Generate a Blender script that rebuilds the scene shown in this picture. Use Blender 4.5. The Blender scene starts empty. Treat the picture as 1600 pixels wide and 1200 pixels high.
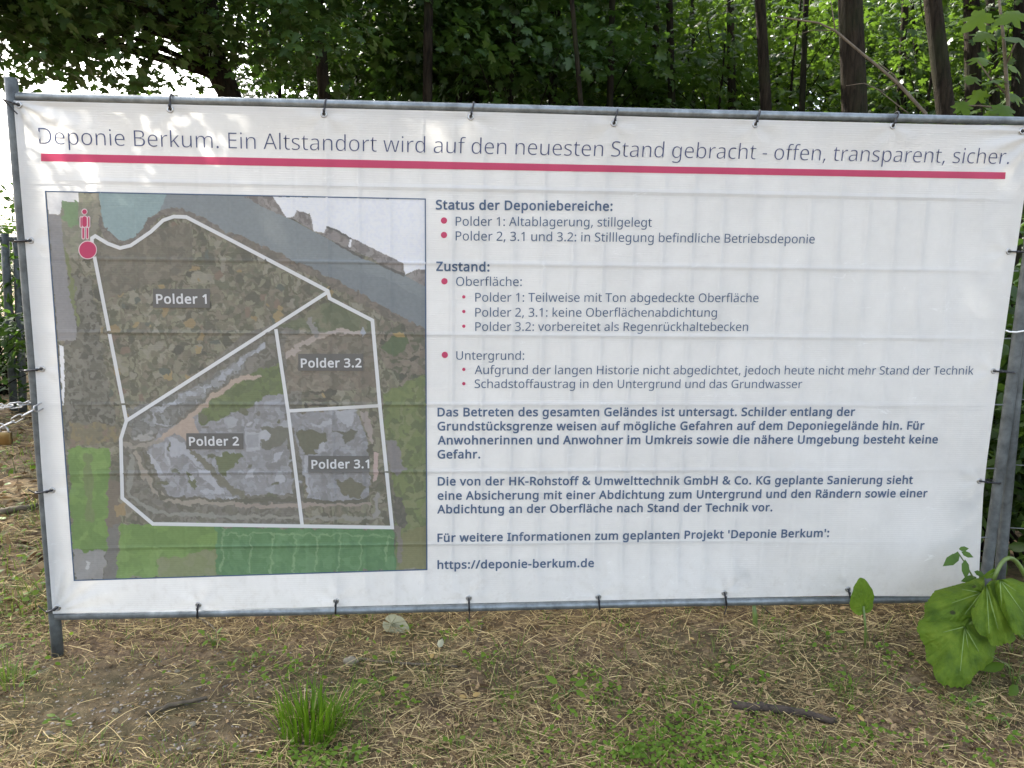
import bpy, math, json
import numpy as np
from mathutils import Matrix, Vector
from mathutils.geometry import tessellate_polygon

S = bpy.context.scene
COL = S.collection
R = np.random.default_rng(7)
rad = math.radians

# ------------------------------------------------------------------ camera
F = 1200.0                                    # focal length in pixels of the 1600 x 1200 picture
CAM = np.array([1.418, -2.645, 1.411])
def cam_axes(pitch, roll, yaw):
    cy, sy = math.cos(yaw), math.sin(yaw); cp, sp = math.cos(pitch), math.sin(pitch)
    f = np.array([-sy*cp, cy*cp, sp]); r = np.array([cy, sy, 0.0]); u = np.cross(r, f)
    return r*math.cos(roll)+u*math.sin(roll), -r*math.sin(roll)+u*math.cos(roll), f
CR, CU, CF = cam_axes(rad(-8.89), rad(0.77), rad(-3.95))
cd = bpy.data.cameras.new('camera'); cam = bpy.data.objects.new('camera', cd); COL.objects.link(cam)
cd.sensor_width = 36; cd.lens = F/1600*36; cd.clip_start = 0.05; cd.clip_end = 2000
M = Matrix([[CR[i], CU[i], -CF[i], CAM[i]] for i in range(3)] + [[0, 0, 0, 1]])
cam.matrix_world = M
S.camera = cam

# ------------------------------------------------------------------ sky, sun, exposure
SUN_DIR = np.array([-0.45, 0.60, 0.70]); SUN_DIR /= np.linalg.norm(SUN_DIR)   # towards the sun
w = bpy.data.worlds.new('World'); S.world = w; w.use_nodes = True
nt = w.node_tree
sky = nt.nodes.new('ShaderNodeTexSky'); sky.sky_type = 'NISHITA'; sky.sun_disc = False
sky.sun_elevation = math.asin(SUN_DIR[2]); sky.sun_rotation = math.atan2(SUN_DIR[0], SUN_DIR[1])
sky.dust_density = 4.0; sky.air_density = 1.0; sky.ozone_density = 1.0
bg = nt.nodes['Background']; bg.inputs['Strength'].default_value = 0.15
hs = nt.nodes.new('ShaderNodeHueSaturation'); hs.inputs['Saturation'].default_value = 0.62   # thin white cloud veil over the blue
nt.links.new(sky.outputs[0], hs.inputs['Color']); nt.links.new(hs.outputs[0], bg.inputs['Color'])
sd = bpy.data.lights.new('sun', 'SUN'); sd.energy = 4.0; sd.angle = rad(0.5); sd.color = (1.0, 0.94, 0.84)
so = bpy.data.objects.new('sun', sd); COL.objects.link(so)
so.rotation_euler = Vector(SUN_DIR).to_track_quat('Z', 'Y').to_euler(); so.location = (-6, 9, 12)
S.view_settings.view_transform = 'Standard'; S.view_settings.look = 'None'
S.view_settings.gamma = 1.0; S.view_settings.exposure = 2.5
S.cycles.max_bounces = 8; S.cycles.diffuse_bounces = 4; S.cycles.transmission_bounces = 4; S.cycles.transparent_max_bounces = 8
S.cycles.use_denoising = True

# ------------------------------------------------------------------ helpers
def ray(px, py):
    px = np.asarray(px, float); py = np.asarray(py, float)
    return CF + ((px-800)/F)[..., None]*CR - ((py-600)/F)[..., None]*CU
def at_y(px, py, Y=0.0):
    d = ray(px, py); t = (np.asarray(Y)-CAM[1])/d[..., 1]; return CAM + t[..., None]*d
def at_dist(px, py, D):                       # point at horizontal distance D from the camera
    d = ray(px, py); t = D/np.hypot(d[..., 0], d[..., 1]); return CAM + t[..., None]*d
def to_px(P):
    d = P-CAM; z = d@CF; return 800+F*(d@CR)/z, 600-F*(d@CU)/z

def mesh(name, V, faces, mat=None, smooth=False, cols=None):
    """faces: list of (N,k) int arrays"""
    me = bpy.data.meshes.new(name)
    V = np.asarray(V, np.float32)
    faces = [np.asarray(f, np.int32) for f in faces if len(f)]
    loops = np.concatenate([f.ravel() for f in faces]); cnt = np.concatenate([np.full(len(f), f.shape[1]) for f in faces])
    me.vertices.add(len(V)); me.vertices.foreach_set('co', V.ravel())
    me.loops.add(len(loops)); me.loops.foreach_set('vertex_index', loops)
    me.polygons.add(len(cnt)); st = np.concatenate([[0], np.cumsum(cnt)[:-1]])
    me.polygons.foreach_set('loop_start', st.astype(np.int32)); me.polygons.foreach_set('loop_total', cnt.astype(np.int32))
    if smooth: me.polygons.foreach_set('use_smooth', np.ones(len(cnt), bool))
    if cols is not None:
        a = me.color_attributes.new('print', 'FLOAT_COLOR', 'POINT')
        c4 = np.ones((len(V), 4), np.float32); c4[:, :3] = cols; a.data.foreach_set('color', c4.ravel())
    me.update(calc_edges=True); me.validate()
    if mat: me.materials.append(mat)
    return me
def link(name, me, parent=None, loc=None, **props):
    o = bpy.data.objects.new(name, me); COL.objects.link(o)
    if parent: o.parent = parent
    if loc is not None: o.location = loc
    for k, v in props.items(): o[k] = v
    return o
def empty(name, loc, **props):
    o = bpy.data.objects.new(name, None); COL.objects.link(o); o.location = loc; o.empty_display_size = 0.1
    for k, v in props.items(): o[k] = v
    return o
class MB:
    def __init__(s): s.V = []; s.F = {}; s.n = 0
    def add(s, V, *faces):
        for f in faces:
            f = np.asarray(f, int)
            if len(f): s.F.setdefault(f.shape[1], []).append(f+s.n)
        s.V.append(np.asarray(V, float)); s.n += len(V); return s
    def me(s, name, mat, smooth=False, off=None):
        V = np.concatenate(s.V)
        if off is not None: V = V-np.asarray(off)
        return mesh(name, V, [np.concatenate(f) for f in s.F.values()], mat, smooth)
    def tube(s, P, r, k=8, caps=True):
        P = np.asarray(P, float); n = len(P); r = np.broadcast_to(np.asarray(r, float), (n,))
        T = np.gradient(P, axis=0); T /= np.linalg.norm(T, axis=1)[:, None]+1e-12
        ref = np.array([0, 0, 1.0]) if abs(T[0, 2]) < 0.9 else np.array([1.0, 0, 0])
        A = np.cross(T, ref); A /= np.linalg.norm(A, axis=1)[:, None]+1e-12; B = np.cross(T, A)
        a = np.arange(k)*2*np.pi/k
        V = P[:, None]+r[:, None, None]*(np.cos(a)[None, :, None]*A[:, None]+np.sin(a)[None, :, None]*B[:, None])
        i, j = np.meshgrid(np.arange(n-1), np.arange(k), indexing='ij'); j2 = (j+1) % k
        q = np.stack([i*k+j, i*k+j2, (i+1)*k+j2, (i+1)*k+j], -1).reshape(-1, 4)
        s.add(V.reshape(-1, 3), q)
        if caps:
            s.F.setdefault(k, []).append(np.array([np.arange(k)[::-1]+s.n-n*k, np.arange(k)+s.n-k]))
        return s
    def torus(s, c, ax, R0, r, k=16, m=6):
        ax = np.asarray(ax, float)/np.linalg.norm(ax); u = np.cross(ax, [0.3, 0.5, 0.8]); u /= np.linalg.norm(u); v = np.cross(ax, u)
        a = np.arange(k)*2*np.pi/k; b = np.arange(m)*2*np.pi/m
        rad_ = np.cos(a)[:, None]*u+np.sin(a)[:, None]*v
        V = np.asarray(c)+rad_[:, None]*(R0+r*np.cos(b))[None, :, None]+ax*(r*np.sin(b))[None, :, None]
        i, j = np.meshgrid(np.arange(k), np.arange(m), indexing='ij'); i2 = (i+1) % k; j2 = (j+1) % m
        s.add(V.reshape(-1, 3), np.stack([i*m+j, i2*m+j, i2*m+j2, i*m+j2], -1).reshape(-1, 4)); return s
def grid_faces(nu, nv):
    i, j = np.meshgrid(np.arange(nu-1), np.arange(nv-1), indexing='ij')
    return np.stack([i*nv+j, (i+1)*nv+j, (i+1)*nv+j+1, i*nv+j+1], -1).reshape(-1, 4)
def leaves(P, L, Nn, Sz, tmpl, tf):
    """vectorised leaves: position, length direction, normal, size, template verts, template faces"""
    Nn = Nn/np.linalg.norm(Nn, axis=1)[:, None]
    L = L-(L*Nn).sum(1)[:, None]*Nn; L /= np.linalg.norm(L, axis=1)[:, None]+1e-9
    B = np.cross(Nn, L); t = np.asarray(tmpl, float)
    V = P[:, None]+Sz[:, None, None]*(t[None, :, 0:1]*L[:, None]+t[None, :, 1:2]*B[:, None]+t[None, :, 2:3]*Nn[:, None])
    m = len(t); fs = [(np.asarray(f)[None]+(np.arange(len(P))*m)[:, None, None]).reshape(-1, np.asarray(f).shape[1]) for f in tf]
    return V.reshape(-1, 3), fs
def rnd_unit(n):
    v = R.normal(size=(n, 3)); return v/np.linalg.norm(v, axis=1)[:, None]
def vnoise(x, y, seed=0):
    """smooth value noise in 0..1"""
    T = np.random.default_rng(seed).random((256, 256)); xi = np.floor(x).astype(int); yi = np.floor(y).astype(int)
    fx = x-xi; fy = y-yi; fx = fx*fx*(3-2*fx); fy = fy*fy*(3-2*fy)
    g = lambda a, b: T[a % 256, b % 256]
    return (g(xi, yi)*(1-fx)+g(xi+1, yi)*fx)*(1-fy)+(g(xi, yi+1)*(1-fx)+g(xi+1, yi+1)*fx)*fy
def lin(c):
    c = np.asarray(c, float)/255; return np.where(c <= .04045, c/12.92, ((c+.055)/1.055)**2.4)

# ------------------------------------------------------------------ materials
def mat(name):
    m = bpy.data.materials.new(name); m.use_nodes = True; t = m.node_tree; t.nodes.clear()
    out = t.nodes.new('ShaderNodeOutputMaterial'); return m, t, out
def node(t, k, **kw):
    n = t.nodes.new(k)
    for a, b in kw.items():
        if a in n.inputs: n.inputs[a].default_value = b
        else: setattr(n, a, b)
    return n
def ramp(t, stops):
    n = t.nodes.new('ShaderNodeValToRGB'); e = n.color_ramp.elements
    while len(e) < len(stops): e.new(0.5)
    for el, (p, c) in zip(e, stops): el.position = p; el.color = (*c, 1)
    return n
def simple(name, col, rough=0.6, metal=0.0, var=0.0, scale=20, bump=0.0, spec=0.5):
    m, t, out = mat(name); p = node(t, 'ShaderNodeBsdfPrincipled', Roughness=rough, Metallic=metal)
    p.inputs['Specular IOR Level'].default_value = spec
    p.inputs['Base Color'].default_value = (*col, 1)
    if var or bump:
        tc = node(t, 'ShaderNodeTexCoord'); n = node(t, 'ShaderNodeTexNoise', Scale=scale, Detail=6.0, Roughness=0.65)
        t.links.new(tc.outputs['Object'], n.inputs['Vector'])
        if var:
            a = np.array(col); r = ramp(t, [(0.3, tuple(a*(1-var))), (0.7, tuple(np.minimum(a*(1+var), 1)))])
            t.links.new(n.outputs[0], r.inputs[0]); t.links.new(r.outputs[0], p.inputs['Base Color'])
        if bump:
            b = node(t, 'ShaderNodeBump', Strength=bump, Distance=0.01); t.links.new(n.outputs[0], b.inputs['Height']); t.links.new(b.outputs[0], p.inputs['Normal'])
    t.links.new(p.outputs[0], out.inputs[0]); return m
def leaf_mat(name, c0, c1, trans, rough=0.45, tw=0.45, spec=0.35):
    """leaf: colour varies leaf by leaf; part of the light passes through"""
    m, t, out = mat(name); g = node(t, 'ShaderNodeNewGeometry')
    r = ramp(t, [(0.0, c0), (1.0, c1)]); t.links.new(g.outputs['Random Per Island'], r.inputs[0])
    p = node(t, 'ShaderNodeBsdfPrincipled', Roughness=rough); p.inputs['Specular IOR Level'].default_value = spec
    t.links.new(r.outputs[0], p.inputs['Base Color'])
    tr = node(t, 'ShaderNodeBsdfTranslucent'); mx = node(t, 'ShaderNodeMixShader'); mx.inputs[0].default_value = tw
    ml = node(t, 'ShaderNodeMix', data_type='RGBA'); ml.inputs[0].default_value = 0.5
    ml.inputs[7].default_value = (*trans, 1); t.links.new(r.outputs[0], ml.inputs[6])
    t.links.new(ml.outputs[2], tr.inputs['Color'])
    t.links.new(p.outputs[0], mx.inputs[1]); t.links.new(tr.outputs[0], mx.inputs[2]); t.links.new(mx.outputs[0], out.inputs[0]); return m
def print_mat(name, col=None, tw=0.42, weave=True, dirt=0.06, scuff=0.0):
    """printed PVC banner cloth: woven rib, faint dirt, lets light through"""
    m, t, out = mat(name); p = node(t, 'ShaderNodeBsdfPrincipled', Roughness=0.5); p.inputs['Specular IOR Level'].default_value = 0.25
    tr = node(t, 'ShaderNodeBsdfTranslucent'); mx = node(t, 'ShaderNodeMixShader'); mx.inputs[0].default_value = tw
    tc = node(t, 'ShaderNodeTexCoord')
    if col is None:
        a = node(t, 'ShaderNodeVertexColor', layer_name='print'); src = a.outputs[0]
    else:
        a = node(t, 'ShaderNodeRGB'); a.outputs[0].default_value = (*col, 1); src = a.outputs[0]
    n1 = node(t, 'ShaderNodeTexNoise', Scale=3.0, Detail=9.0, Roughness=0.75); t.links.new(tc.outputs['Object'], n1.inputs['Vector'])
    r1 = ramp(t, [(0.3, (1-dirt*2,)*3), (0.62, (1, 1, 1))]); t.links.new(n1.outputs[0], r1.inputs[0])
    mm = node(t, 'ShaderNodeMix', data_type='RGBA', blend_type='MULTIPLY'); mm.inputs[0].default_value = 1.0
    t.links.new(src, mm.inputs[6]); t.links.new(r1.outputs[0], mm.inputs[7])
    fin = mm.outputs[2]
    if scuff:
        mp = node(t, 'ShaderNodeMapping'); mp.inputs['Rotation'].default_value = (0, 0.5, 0); mp.inputs['Scale'].default_value = (5, 5, 11); t.links.new(tc.outputs['Object'], mp.inputs[0])
        n3 = node(t, 'ShaderNodeTexNoise', Scale=2.4, Detail=10.0, Roughness=0.8, Distortion=0.8); t.links.new(mp.outputs[0], n3.inputs['Vector'])
        r3 = ramp(t, [(0.60, (0, 0, 0)), (0.70, (1, 1, 1))]); t.links.new(n3.outputs[0], r3.inputs[0])
        m3 = node(t, 'ShaderNodeMath', operation='MULTIPLY'); m3.inputs[1].default_value = 0.8; t.links.new(r3.outputs[0], m3.inputs[0])
        x3 = node(t, 'ShaderNodeMix', data_type='RGBA'); x3.inputs[7].default_value = (0.83, 0.84, 0.82, 1); t.links.new(m3.outputs[0], x3.inputs[0]); t.links.new(fin, x3.inputs[6])
        # splashed mud along the lower hem
        sx3 = node(t, 'ShaderNodeSeparateXYZ'); t.links.new(tc.outputs['Object'], sx3.inputs[0])
        mr = node(t, 'ShaderNodeMapRange'); mr.inputs[1].default_value = 0.0; mr.inputs[2].default_value = 0.30; mr.inputs[3].default_value = 0.34; mr.inputs[4].default_value = 0.0; t.links.new(sx3.outputs[2], mr.inputs[0])
        n4 = node(t, 'ShaderNodeTexNoise', Scale=26.0, Detail=8.0, Roughness=0.8); t.links.new(tc.outputs['Object'], n4.inputs['Vector'])
        r4 = ramp(t, [(0.50, (0, 0, 0)), (0.68, (1, 1, 1))]); t.links.new(n4.outputs[0], r4.inputs[0])
        m4 = node(t, 'ShaderNodeMath', operation='MULTIPLY'); t.links.new(r4.outputs[0], m4.inputs[0]); t.links.new(mr.outputs[0], m4.inputs[1])
        x4 = node(t, 'ShaderNodeMix', data_type='RGBA'); x4.inputs[7].default_value = (0.45, 0.42, 0.36, 1); t.links.new(m4.outputs[0], x4.inputs[0]); t.links.new(x3.outputs[2], x4.inputs[6]); fin = x4.outputs[2]
    t.links.new(fin, p.inputs['Base Color']); t.links.new(fin, tr.inputs['Color'])
    if weave:
        wv = node(t, 'ShaderNodeTexWave', Scale=42.0, Distortion=1.2, bands_direction='Z'); wv.inputs['Detail'].default_value = 2.0
        t.links.new(tc.outputs['Object'], wv.inputs['Vector'])
        n2 = node(t, 'ShaderNodeTexNoise', Scale=9.0, Detail=4.0); t.links.new(tc.outputs['Object'], n2.inputs['Vector'])
        ad = node(t, 'ShaderNodeMath', operation='MULTIPLY_ADD'); ad.inputs[1].default_value = 0.10
        t.links.new(wv.outputs['Fac'], ad.inputs[0]); t.links.new(n2.outputs[0], ad.inputs[2])
        b = node(t, 'ShaderNodeBump', Strength=0.35, Distance=0.01); t.links.new(ad.outputs[0], b.inputs['Height'])
        t.links.new(b.outputs[0], p.inputs['Normal'])
    t.links.new(p.outputs[0], mx.inputs[1]); t.links.new(tr.outputs[0], mx.inputs[2]); t.links.new(mx.outputs[0], out.inputs[0]); return m

M_SHEET = print_mat('white_banner_cloth', (0.715, 0.71, 0.68), scuff=0.10)
M_MAP = print_mat('printed_map', None, tw=0.46, dirt=0.03)
M_INK = print_mat('slate_blue_ink', (0.085, 0.128, 0.205), tw=0.3, weave=False)
M_INKH = print_mat('thin_headline_ink', (0.075, 0.09, 0.18), tw=0.3, weave=False)
M_RED = print_mat('crimson_ink', (0.58, 0.085, 0.165), tw=0.42, weave=False)
M_WHITE = print_mat('white_ink', (0.74, 0.73, 0.70), tw=0.35, weave=False, dirt=0.02)
M_PINKW = print_mat('pinkish_white_ink', (0.80, 0.62, 0.62), tw=0.35, weave=False, dirt=0.02)
M_BOX = print_mat('dark_label_ink', (0.185, 0.175, 0.155), tw=0.35, weave=False)
M_GALV = simple('galvanised_steel', (0.19, 0.21, 0.215), 0.45, 0.6, 0.4, 24, 0.08)
M_GALVD = simple('weathered_galvanised_steel', (0.088, 0.097, 0.095), 0.62, 0.3, 0.45, 22, 0.2)
M_WIRE = simple('fence_wire', (0.22, 0.23, 0.23), 0.5, 0.6)
M_TIE = simple('black_nylon', (0.012, 0.012, 0.014), 0.4)
M_NICKEL = simple('nickel_eyelet', (0.45, 0.45, 0.44), 0.3, 1.0)
M_CHAIN = simple('zinc_chain', (0.36, 0.36, 0.35), 0.38, 0.9, 0.4, 60)
M_BRASS = simple('tarnished_brass', (0.18, 0.12, 0.045), 0.42, 0.8, 0.3, 40)
M_BARK = simple('grey_brown_bark', (0.019, 0.015, 0.010), 0.9, 0, 0.8, 9, 1.0)
M_BARKD = simple('dark_bark', (0.014, 0.011, 0.008), 0.9, 0, 0.7, 9, 1.0)
def bark_mat(name, c0, c1):
    m, t, out = mat(name); tc = node(t, 'ShaderNodeTexCoord'); mp = node(t, 'ShaderNodeMapping'); mp.inputs['Scale'].default_value = (1, 1, .16); t.links.new(tc.outputs['Object'], mp.inputs[0])
    n = node(t, 'ShaderNodeTexNoise', Scale=34.0, Detail=9.0, Roughness=.7, Distortion=.6); t.links.new(mp.outputs[0], n.inputs['Vector'])
    n2 = node(t, 'ShaderNodeTexNoise', Scale=2.2, Detail=5.0); t.links.new(tc.outputs['Object'], n2.inputs['Vector'])
    r = ramp(t, [(.36, c0), (.62, c1)]); t.links.new(n.outputs[0], r.inputs[0]); x = node(t, 'ShaderNodeMix', data_type='RGBA'); r2 = ramp(t, [(.48, (0, 0, 0)), (.66, (.65, .65, .65))]); t.links.new(n2.outputs[0], r2.inputs[0]); t.links.new(r2.outputs[0], x.inputs[0])
    x.inputs[7].default_value = (.020, .026, .010, 1); t.links.new(r.outputs[0], x.inputs[6]); p = node(t, 'ShaderNodeBsdfPrincipled', Roughness=.95); p.inputs['Specular IOR Level'].default_value = .1; t.links.new(x.outputs[2], p.inputs['Base Color'])
    b = node(t, 'ShaderNodeBump', Strength=1.0, Distance=.03); t.links.new(n.outputs[0], b.inputs['Height']); t.links.new(b.outputs[0], p.inputs['Normal']); t.links.new(p.outputs[0], out.inputs[0]); return m
M_BARK = bark_mat('grey_brown_bark', (.007, .0055, .004), (.030, .023, .015)); M_BARKD = bark_mat('dark_bark', (.005, .004, .003), (.019, .015, .010))
M_TWIG = simple('dead_twig', (0.085, 0.065, 0.04), 0.85, 0, 0.4, 30, 0.3)
M_STONE = simple('pale_stone', (0.20, 0.17, 0.115), 0.9, 0, 0.35, 45, 0.6)
M_LEAF = leaf_mat('maple_leaf', (0.014, 0.037, 0.008), (0.055, 0.100, 0.016), (0.12, 0.215, 0.015))
M_LEAFD = leaf_mat('dark_leaf', (0.018, 0.045, 0.010), (0.045, 0.085, 0.018), (0.10, 0.20, 0.02), tw=0.38)
M_LEAFY = leaf_mat('young_leaf', (0.045, 0.095, 0.010), (0.095, 0.16, 0.016), (0.28, 0.40, 0.02), tw=0.55, spec=0.15)
M_CLOVER = leaf_mat('clover_leaf', (0.075, 0.145, 0.014), (0.15, 0.235, 0.028), (0.28, 0.42, 0.03), tw=0.45, spec=0.2)
M_TUFT = leaf_mat('fresh_grass', (0.050, 0.120, 0.008), (0.125, 0.235, 0.016), (0.26, 0.42, 0.02), tw=0.45, spec=0.2)
M_NETTLE = leaf_mat('nettle_leaf', (0.05, 0.11, 0.02), (0.09, 0.16, 0.03), (0.2, 0.32, 0.03), tw=0.4, spec=0.2)
M_GRASS = leaf_mat('green_grass', (0.055, 0.105, 0.012), (0.17, 0.22, 0.04), (0.22, 0.32, 0.03), tw=0.4)
M_STRAW = leaf_mat('dry_straw', (0.17, 0.115, 0.05), (0.68, 0.53, 0.26), (0.48, 0.35, 0.15), tw=0.2, rough=0.8, spec=0.1)
M_LITTER = leaf_mat('leaf_litter', (0.06, 0.037, 0.018), (0.34, 0.235, 0.125), (0.3, 0.17, 0.06), tw=0.15, rough=0.85, spec=0.1)
M_CHIP = leaf_mat('stone_chips', (0.05, 0.042, 0.035), (0.36, 0.31, 0.25), (0.3, 0.25, 0.2), tw=0.0, rough=0.8)
M_YLEAF = leaf_mat('yellow_fallen_leaf', (0.42, 0.27, 0.09), (0.55, 0.38, 0.14), (0.5, 0.33, 0.1), tw=0.3)
M_PALELEAF = leaf_mat('withered_leaf', (0.36, 0.35, 0.23), (0.42, 0.41, 0.28), (0.4, 0.4, 0.24), tw=0.3, rough=0.7)

# ------------------------------------------------------------------ ground
def gz(x, y):
    x = np.asarray(x, float); y = np.asarray(y, float)
    z = 0.05*(vnoise(x*0.9+40, y*0.9+40, 1)-0.5)+0.035*(vnoise(x*2.7+9, y*2.7+9, 2)-0.5)+0.014*(vnoise(x*9, y*9, 3)-0.5)
    t_ = np.clip((x-1.4)/1.5, 0, 1); rise = 0.085*t_*t_*(3-2*t_)*np.exp(-((y-.1)/.5)**2)
    dmp = 1-0.75*np.exp(-((x+0.02)**2+(y-0.02)**2)/0.09)
    return (z+rise)*dmp
def ground_at(px, py):
    d = ray(px, py); z = np.zeros(np.shape(px))
    for _ in range(12):
        t = (z-CAM[2])/d[..., 2]; p = CAM+t[..., None]*d; z = gz(p[..., 0], p[..., 1])
    return p
def ground_material():
    m, t, out = mat('forest_soil'); p = node(t, 'ShaderNodeBsdfPrincipled', Roughness=0.95); p.inputs['Specular IOR Level'].default_value = 0.15
    tc = node(t, 'ShaderNodeTexCoord')
    def noise(s, d=8.0, r=0.7):
        n = node(t, 'ShaderNodeTexNoise', Scale=s, Detail=d, Roughness=r); t.links.new(tc.outputs['Object'], n.inputs['Vector']); return n
    a = noise(16.0); r = ramp(t, [(0.28, (0.040, 0.027, 0.016)), (0.45, (0.105, 0.071, 0.042)), (0.6, (0.20, 0.14, 0.08)), (0.78, (0.31, 0.225, 0.13))]); t.links.new(a.outputs[0], r.inputs[0])
    b = noise(1.3, 4.0); rb = ramp(t, [(0.45, (0, 0, 0)), (0.62, (1, 1, 1))]); t.links.new(b.outputs[0], rb.inputs[0])
    g = node(t, 'ShaderNodeMix', data_type='RGBA'); g.inputs[7].default_value = (0.06, 0.07, 0.022, 1)
    mul = node(t, 'ShaderNodeMath', operation='MULTIPLY'); mul.inputs[1].default_value = 0.4; t.links.new(rb.outputs[0], mul.inputs[0])
    t.links.new(mul.outputs[0], g.inputs[0]); t.links.new(r.outputs[0], g.inputs[6]); t.links.new(g.outputs[2], p.inputs['Base Color'])
    c = noise(60.0); bp = node(t, 'ShaderNodeBump', Strength=0.8, Distance=0.02); t.links.new(c.outputs[0], bp.inputs['Height']); t.links.new(bp.outputs[0], p.inputs['Normal'])
    t.links.new(p.outputs[0], out.inputs[0]); return m
def axis(lo, hi, step, far):
    mid = np.arange(lo, hi+1e-6, step); k = np.geomspace(step*2, far, 26)
    return np.concatenate([(lo-k)[::-1], mid, hi+k])
gx = axis(-1.6, 5.2, 0.035, 400); gy = axis(-2.4, 3.0, 0.035, 400)
X, Y = np.meshgrid(gx, gy, indexing='ij')
link('ground', mesh('ground', np.stack([X, Y, gz(X, Y)], -1).reshape(-1, 3), [grid_faces(len(gx), len(gy))], ground_material(), True), kind='structure')

# ------------------------------------------------------------------ fence panel behind the banner
def line(a, b, n=2): return np.linspace(a, b, n)
FY = 0.026
fp = empty('fence_panel', at_y(90, 1033, FY), label='galvanised steel mesh fence panel carrying the white banner', category='fence panel')
FB = np.array(fp.location)
def fpart(name, mb, m, smooth=True): return link(name, mb.me(name, m, smooth, FB), fp)
a = at_y(17, 122, FY); b = at_y(91.5, 1036, FY); fpart('post', MB().tube(line(a, b, 12), 0.0195, 16), M_GALVD)
tR = at_y(1640, 150, FY); bR = at_y(1532, 960, FY); fpart('post', MB().tube(line(tR, bR+(0, 0, -0.1), 12), 0.0195, 16), M_GALVD)
tp = [(27, 151), (540, 163), (1070, 177), (1637, 190)]; fpart('rail', MB().tube(np.array([at_y(x, y, FY-.006) for x, y in tp]), 0.0138, 14), M_GALV)
bp_ = [(88, 962.5), (540, 953.5), (1060, 941.5), (1533, 934.5)]; fpart('rail', MB().tube(np.array([at_y(x, y, FY-.006) for x, y in bp_]), 0.0148, 14), M_GALV)
wm = MB()
WX0 = float(at_y(1078.6, 434, 0.015)[0]); WX1 = float(at_y(1392.4, 434, 0.015)[0]); WS = (WX1-WX0)/7
WZ = [float(at_y(1100, y, 0.015)[2]) for y in (302, 417, 525.6, 632, 734.5, 845)]
for k in range(-12, 24):
    x = WX0+k*WS
    if 0.03 < x < 3.42:
        zt = float(at_y(*[float(v) for v in to_px(np.array([x, FY, 1.9]))], FY)[2]); wm.tube(line((x, 0.0196, 0.19), (x, 0.0196, 1.905), 3), 0.0031, 6)
for z in WZ: wm.tube(line((0.0, 0.0172, z), (3.42, 0.0172, z), 3), 0.0027, 6)
fpart('wire_mesh', wm, M_WIRE)

# ------------------------------------------------------------------ banner surface
EL = [(21, 157), (41, 400), (55, 573), (64, 720), (82.5, 959)]
ER = [(1616, 196), (1600, 312), (1580, 450), (1563.5, 565), (1542.5, 717), (1536.5, 770), (1528, 932)]
ET = [(21, 157), (265, 163), (540, 169.5), (800, 176), (1060, 184), (1300, 190), (1500, 195), (1616, 196)]
EB = [(82.5, 959), (310, 953), (540, 947.5), (800, 941), (1060, 935.5), (1300, 931), (1528, 932)]
def sm(a, b, x): t = np.clip((x-a)/(b-a), 0, 1); return t*t*(3-2*t)
EYES = [tuple(at_y(float(a_), float(b_), 0.0)[[0, 2]]) for a_, b_ in ((266, 171), (506, 179), (735.5, 183), (959, 193), (1180, 195), (1395, 197), (48, 376), (65.5, 576.5), (81.5, 766), (1576, 393), (1552.5, 579.5), (1530.5, 751.5), (310, 945), (525, 939), (732.5, 934.5), (935, 932.5), (1132, 926.5), (1325, 920.5))]
def disp(x, z):
    """how far the cloth sits behind its front plane, in metres (x along, z up)"""
    u = x/3.4; v = (z-0.175)/1.73
    e = sm(0.0, 0.10, u)*sm(0.0, 0.10, 1-u)*sm(0.0, 0.13, v)*sm(0.0, 0.10, 1-v)
    loose = sm(0.62, 0.98, u)*sm(0.75, 0.15, v)
    c = e*(1-0.95*loose)
    d = 0.0142*c
    ph = (x-WX0)/WS; near = np.abs(ph-np.round(ph))*WS
    rid = np.exp(-(near/0.006)**2)
    d = d-0.0021*c*rid*(0.4+1.1*vnoise(x*5+3, z*3, 11))
    for wz in WZ: d = d-0.0036*c*np.exp(-((z-wz)/0.006)**2)*(0.5+0.8*vnoise(x*2.1+wz*9, z*0+wz*3, 14))
    d = d+0.0035*(vnoise(x*2.3+5, z*2.3, 12)-0.5)*e+0.0016*(vnoise(x*6, z*6+7, 13)-0.5)*e
    # loose lower right corner: big soft folds
    s = (x-2.2)*0.8+(z-0.2)*1.1
    d = d+0.016*loose*(np.sin(s*5.2+.6)-1)*e+0.006*loose*(np.sin((x-z)*8)-1)*e
    # pull folds fanning from the tied corners
    for cx, cz, amp, fr in ((3.43, 1.89, 0.0060, 6.0), (0.0, 0.18, 0.004, 6.0), (0.01, 1.90, 0.006, 5.0)):
        dx = np.abs(x-cx); dz = np.abs(z-cz); rr = np.hypot(dx, dz); an = np.arctan2(dz, dx+1e-6)
        d = d+amp*np.sin(an*fr*2.2)*np.exp(-((rr-0.13)/0.12)**2)*sm(0, 0.05, rr)
    # scallops between the ties on the upper and lower hems
    d = d+0.003*np.sin(x/0.49*2*np.pi)*(np.exp(-((1-v)/0.05)**2)+np.exp(-(v/0.05)**2))
    # each tied eyelet pulls a small pucker with a few short creases
    for ex_, ez_ in EYES:
        dx = x-ex_; dz = z-ez_; rr = np.hypot(dx, dz); m_ = rr < 0.17
        if np.any(m_): d = d+np.where(m_, 0.003*np.exp(-rr/0.028)+0.0021*np.sin(5*np.arctan2(dz, dx)+ex_*7)*np.exp(-((rr-0.055)/0.035)**2), 0)
    return 0.5*(d+0.0148-np.sqrt((d-0.0148)**2+0.0016**2))          # the cloth stops at the wires
def on_banner(px, py, lift=0.0):
    px = np.asarray(px, float); py = np.asarray(py, float); P = at_y(px, py, 0.0)
    for _ in range(3): P = at_y(px, py, disp(P[..., 0], P[..., 2])-lift)
    return P
nu, nv = 560, 300
u = np.linspace(0, 1, nu); v = np.linspace(0, 1, nv)
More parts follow.
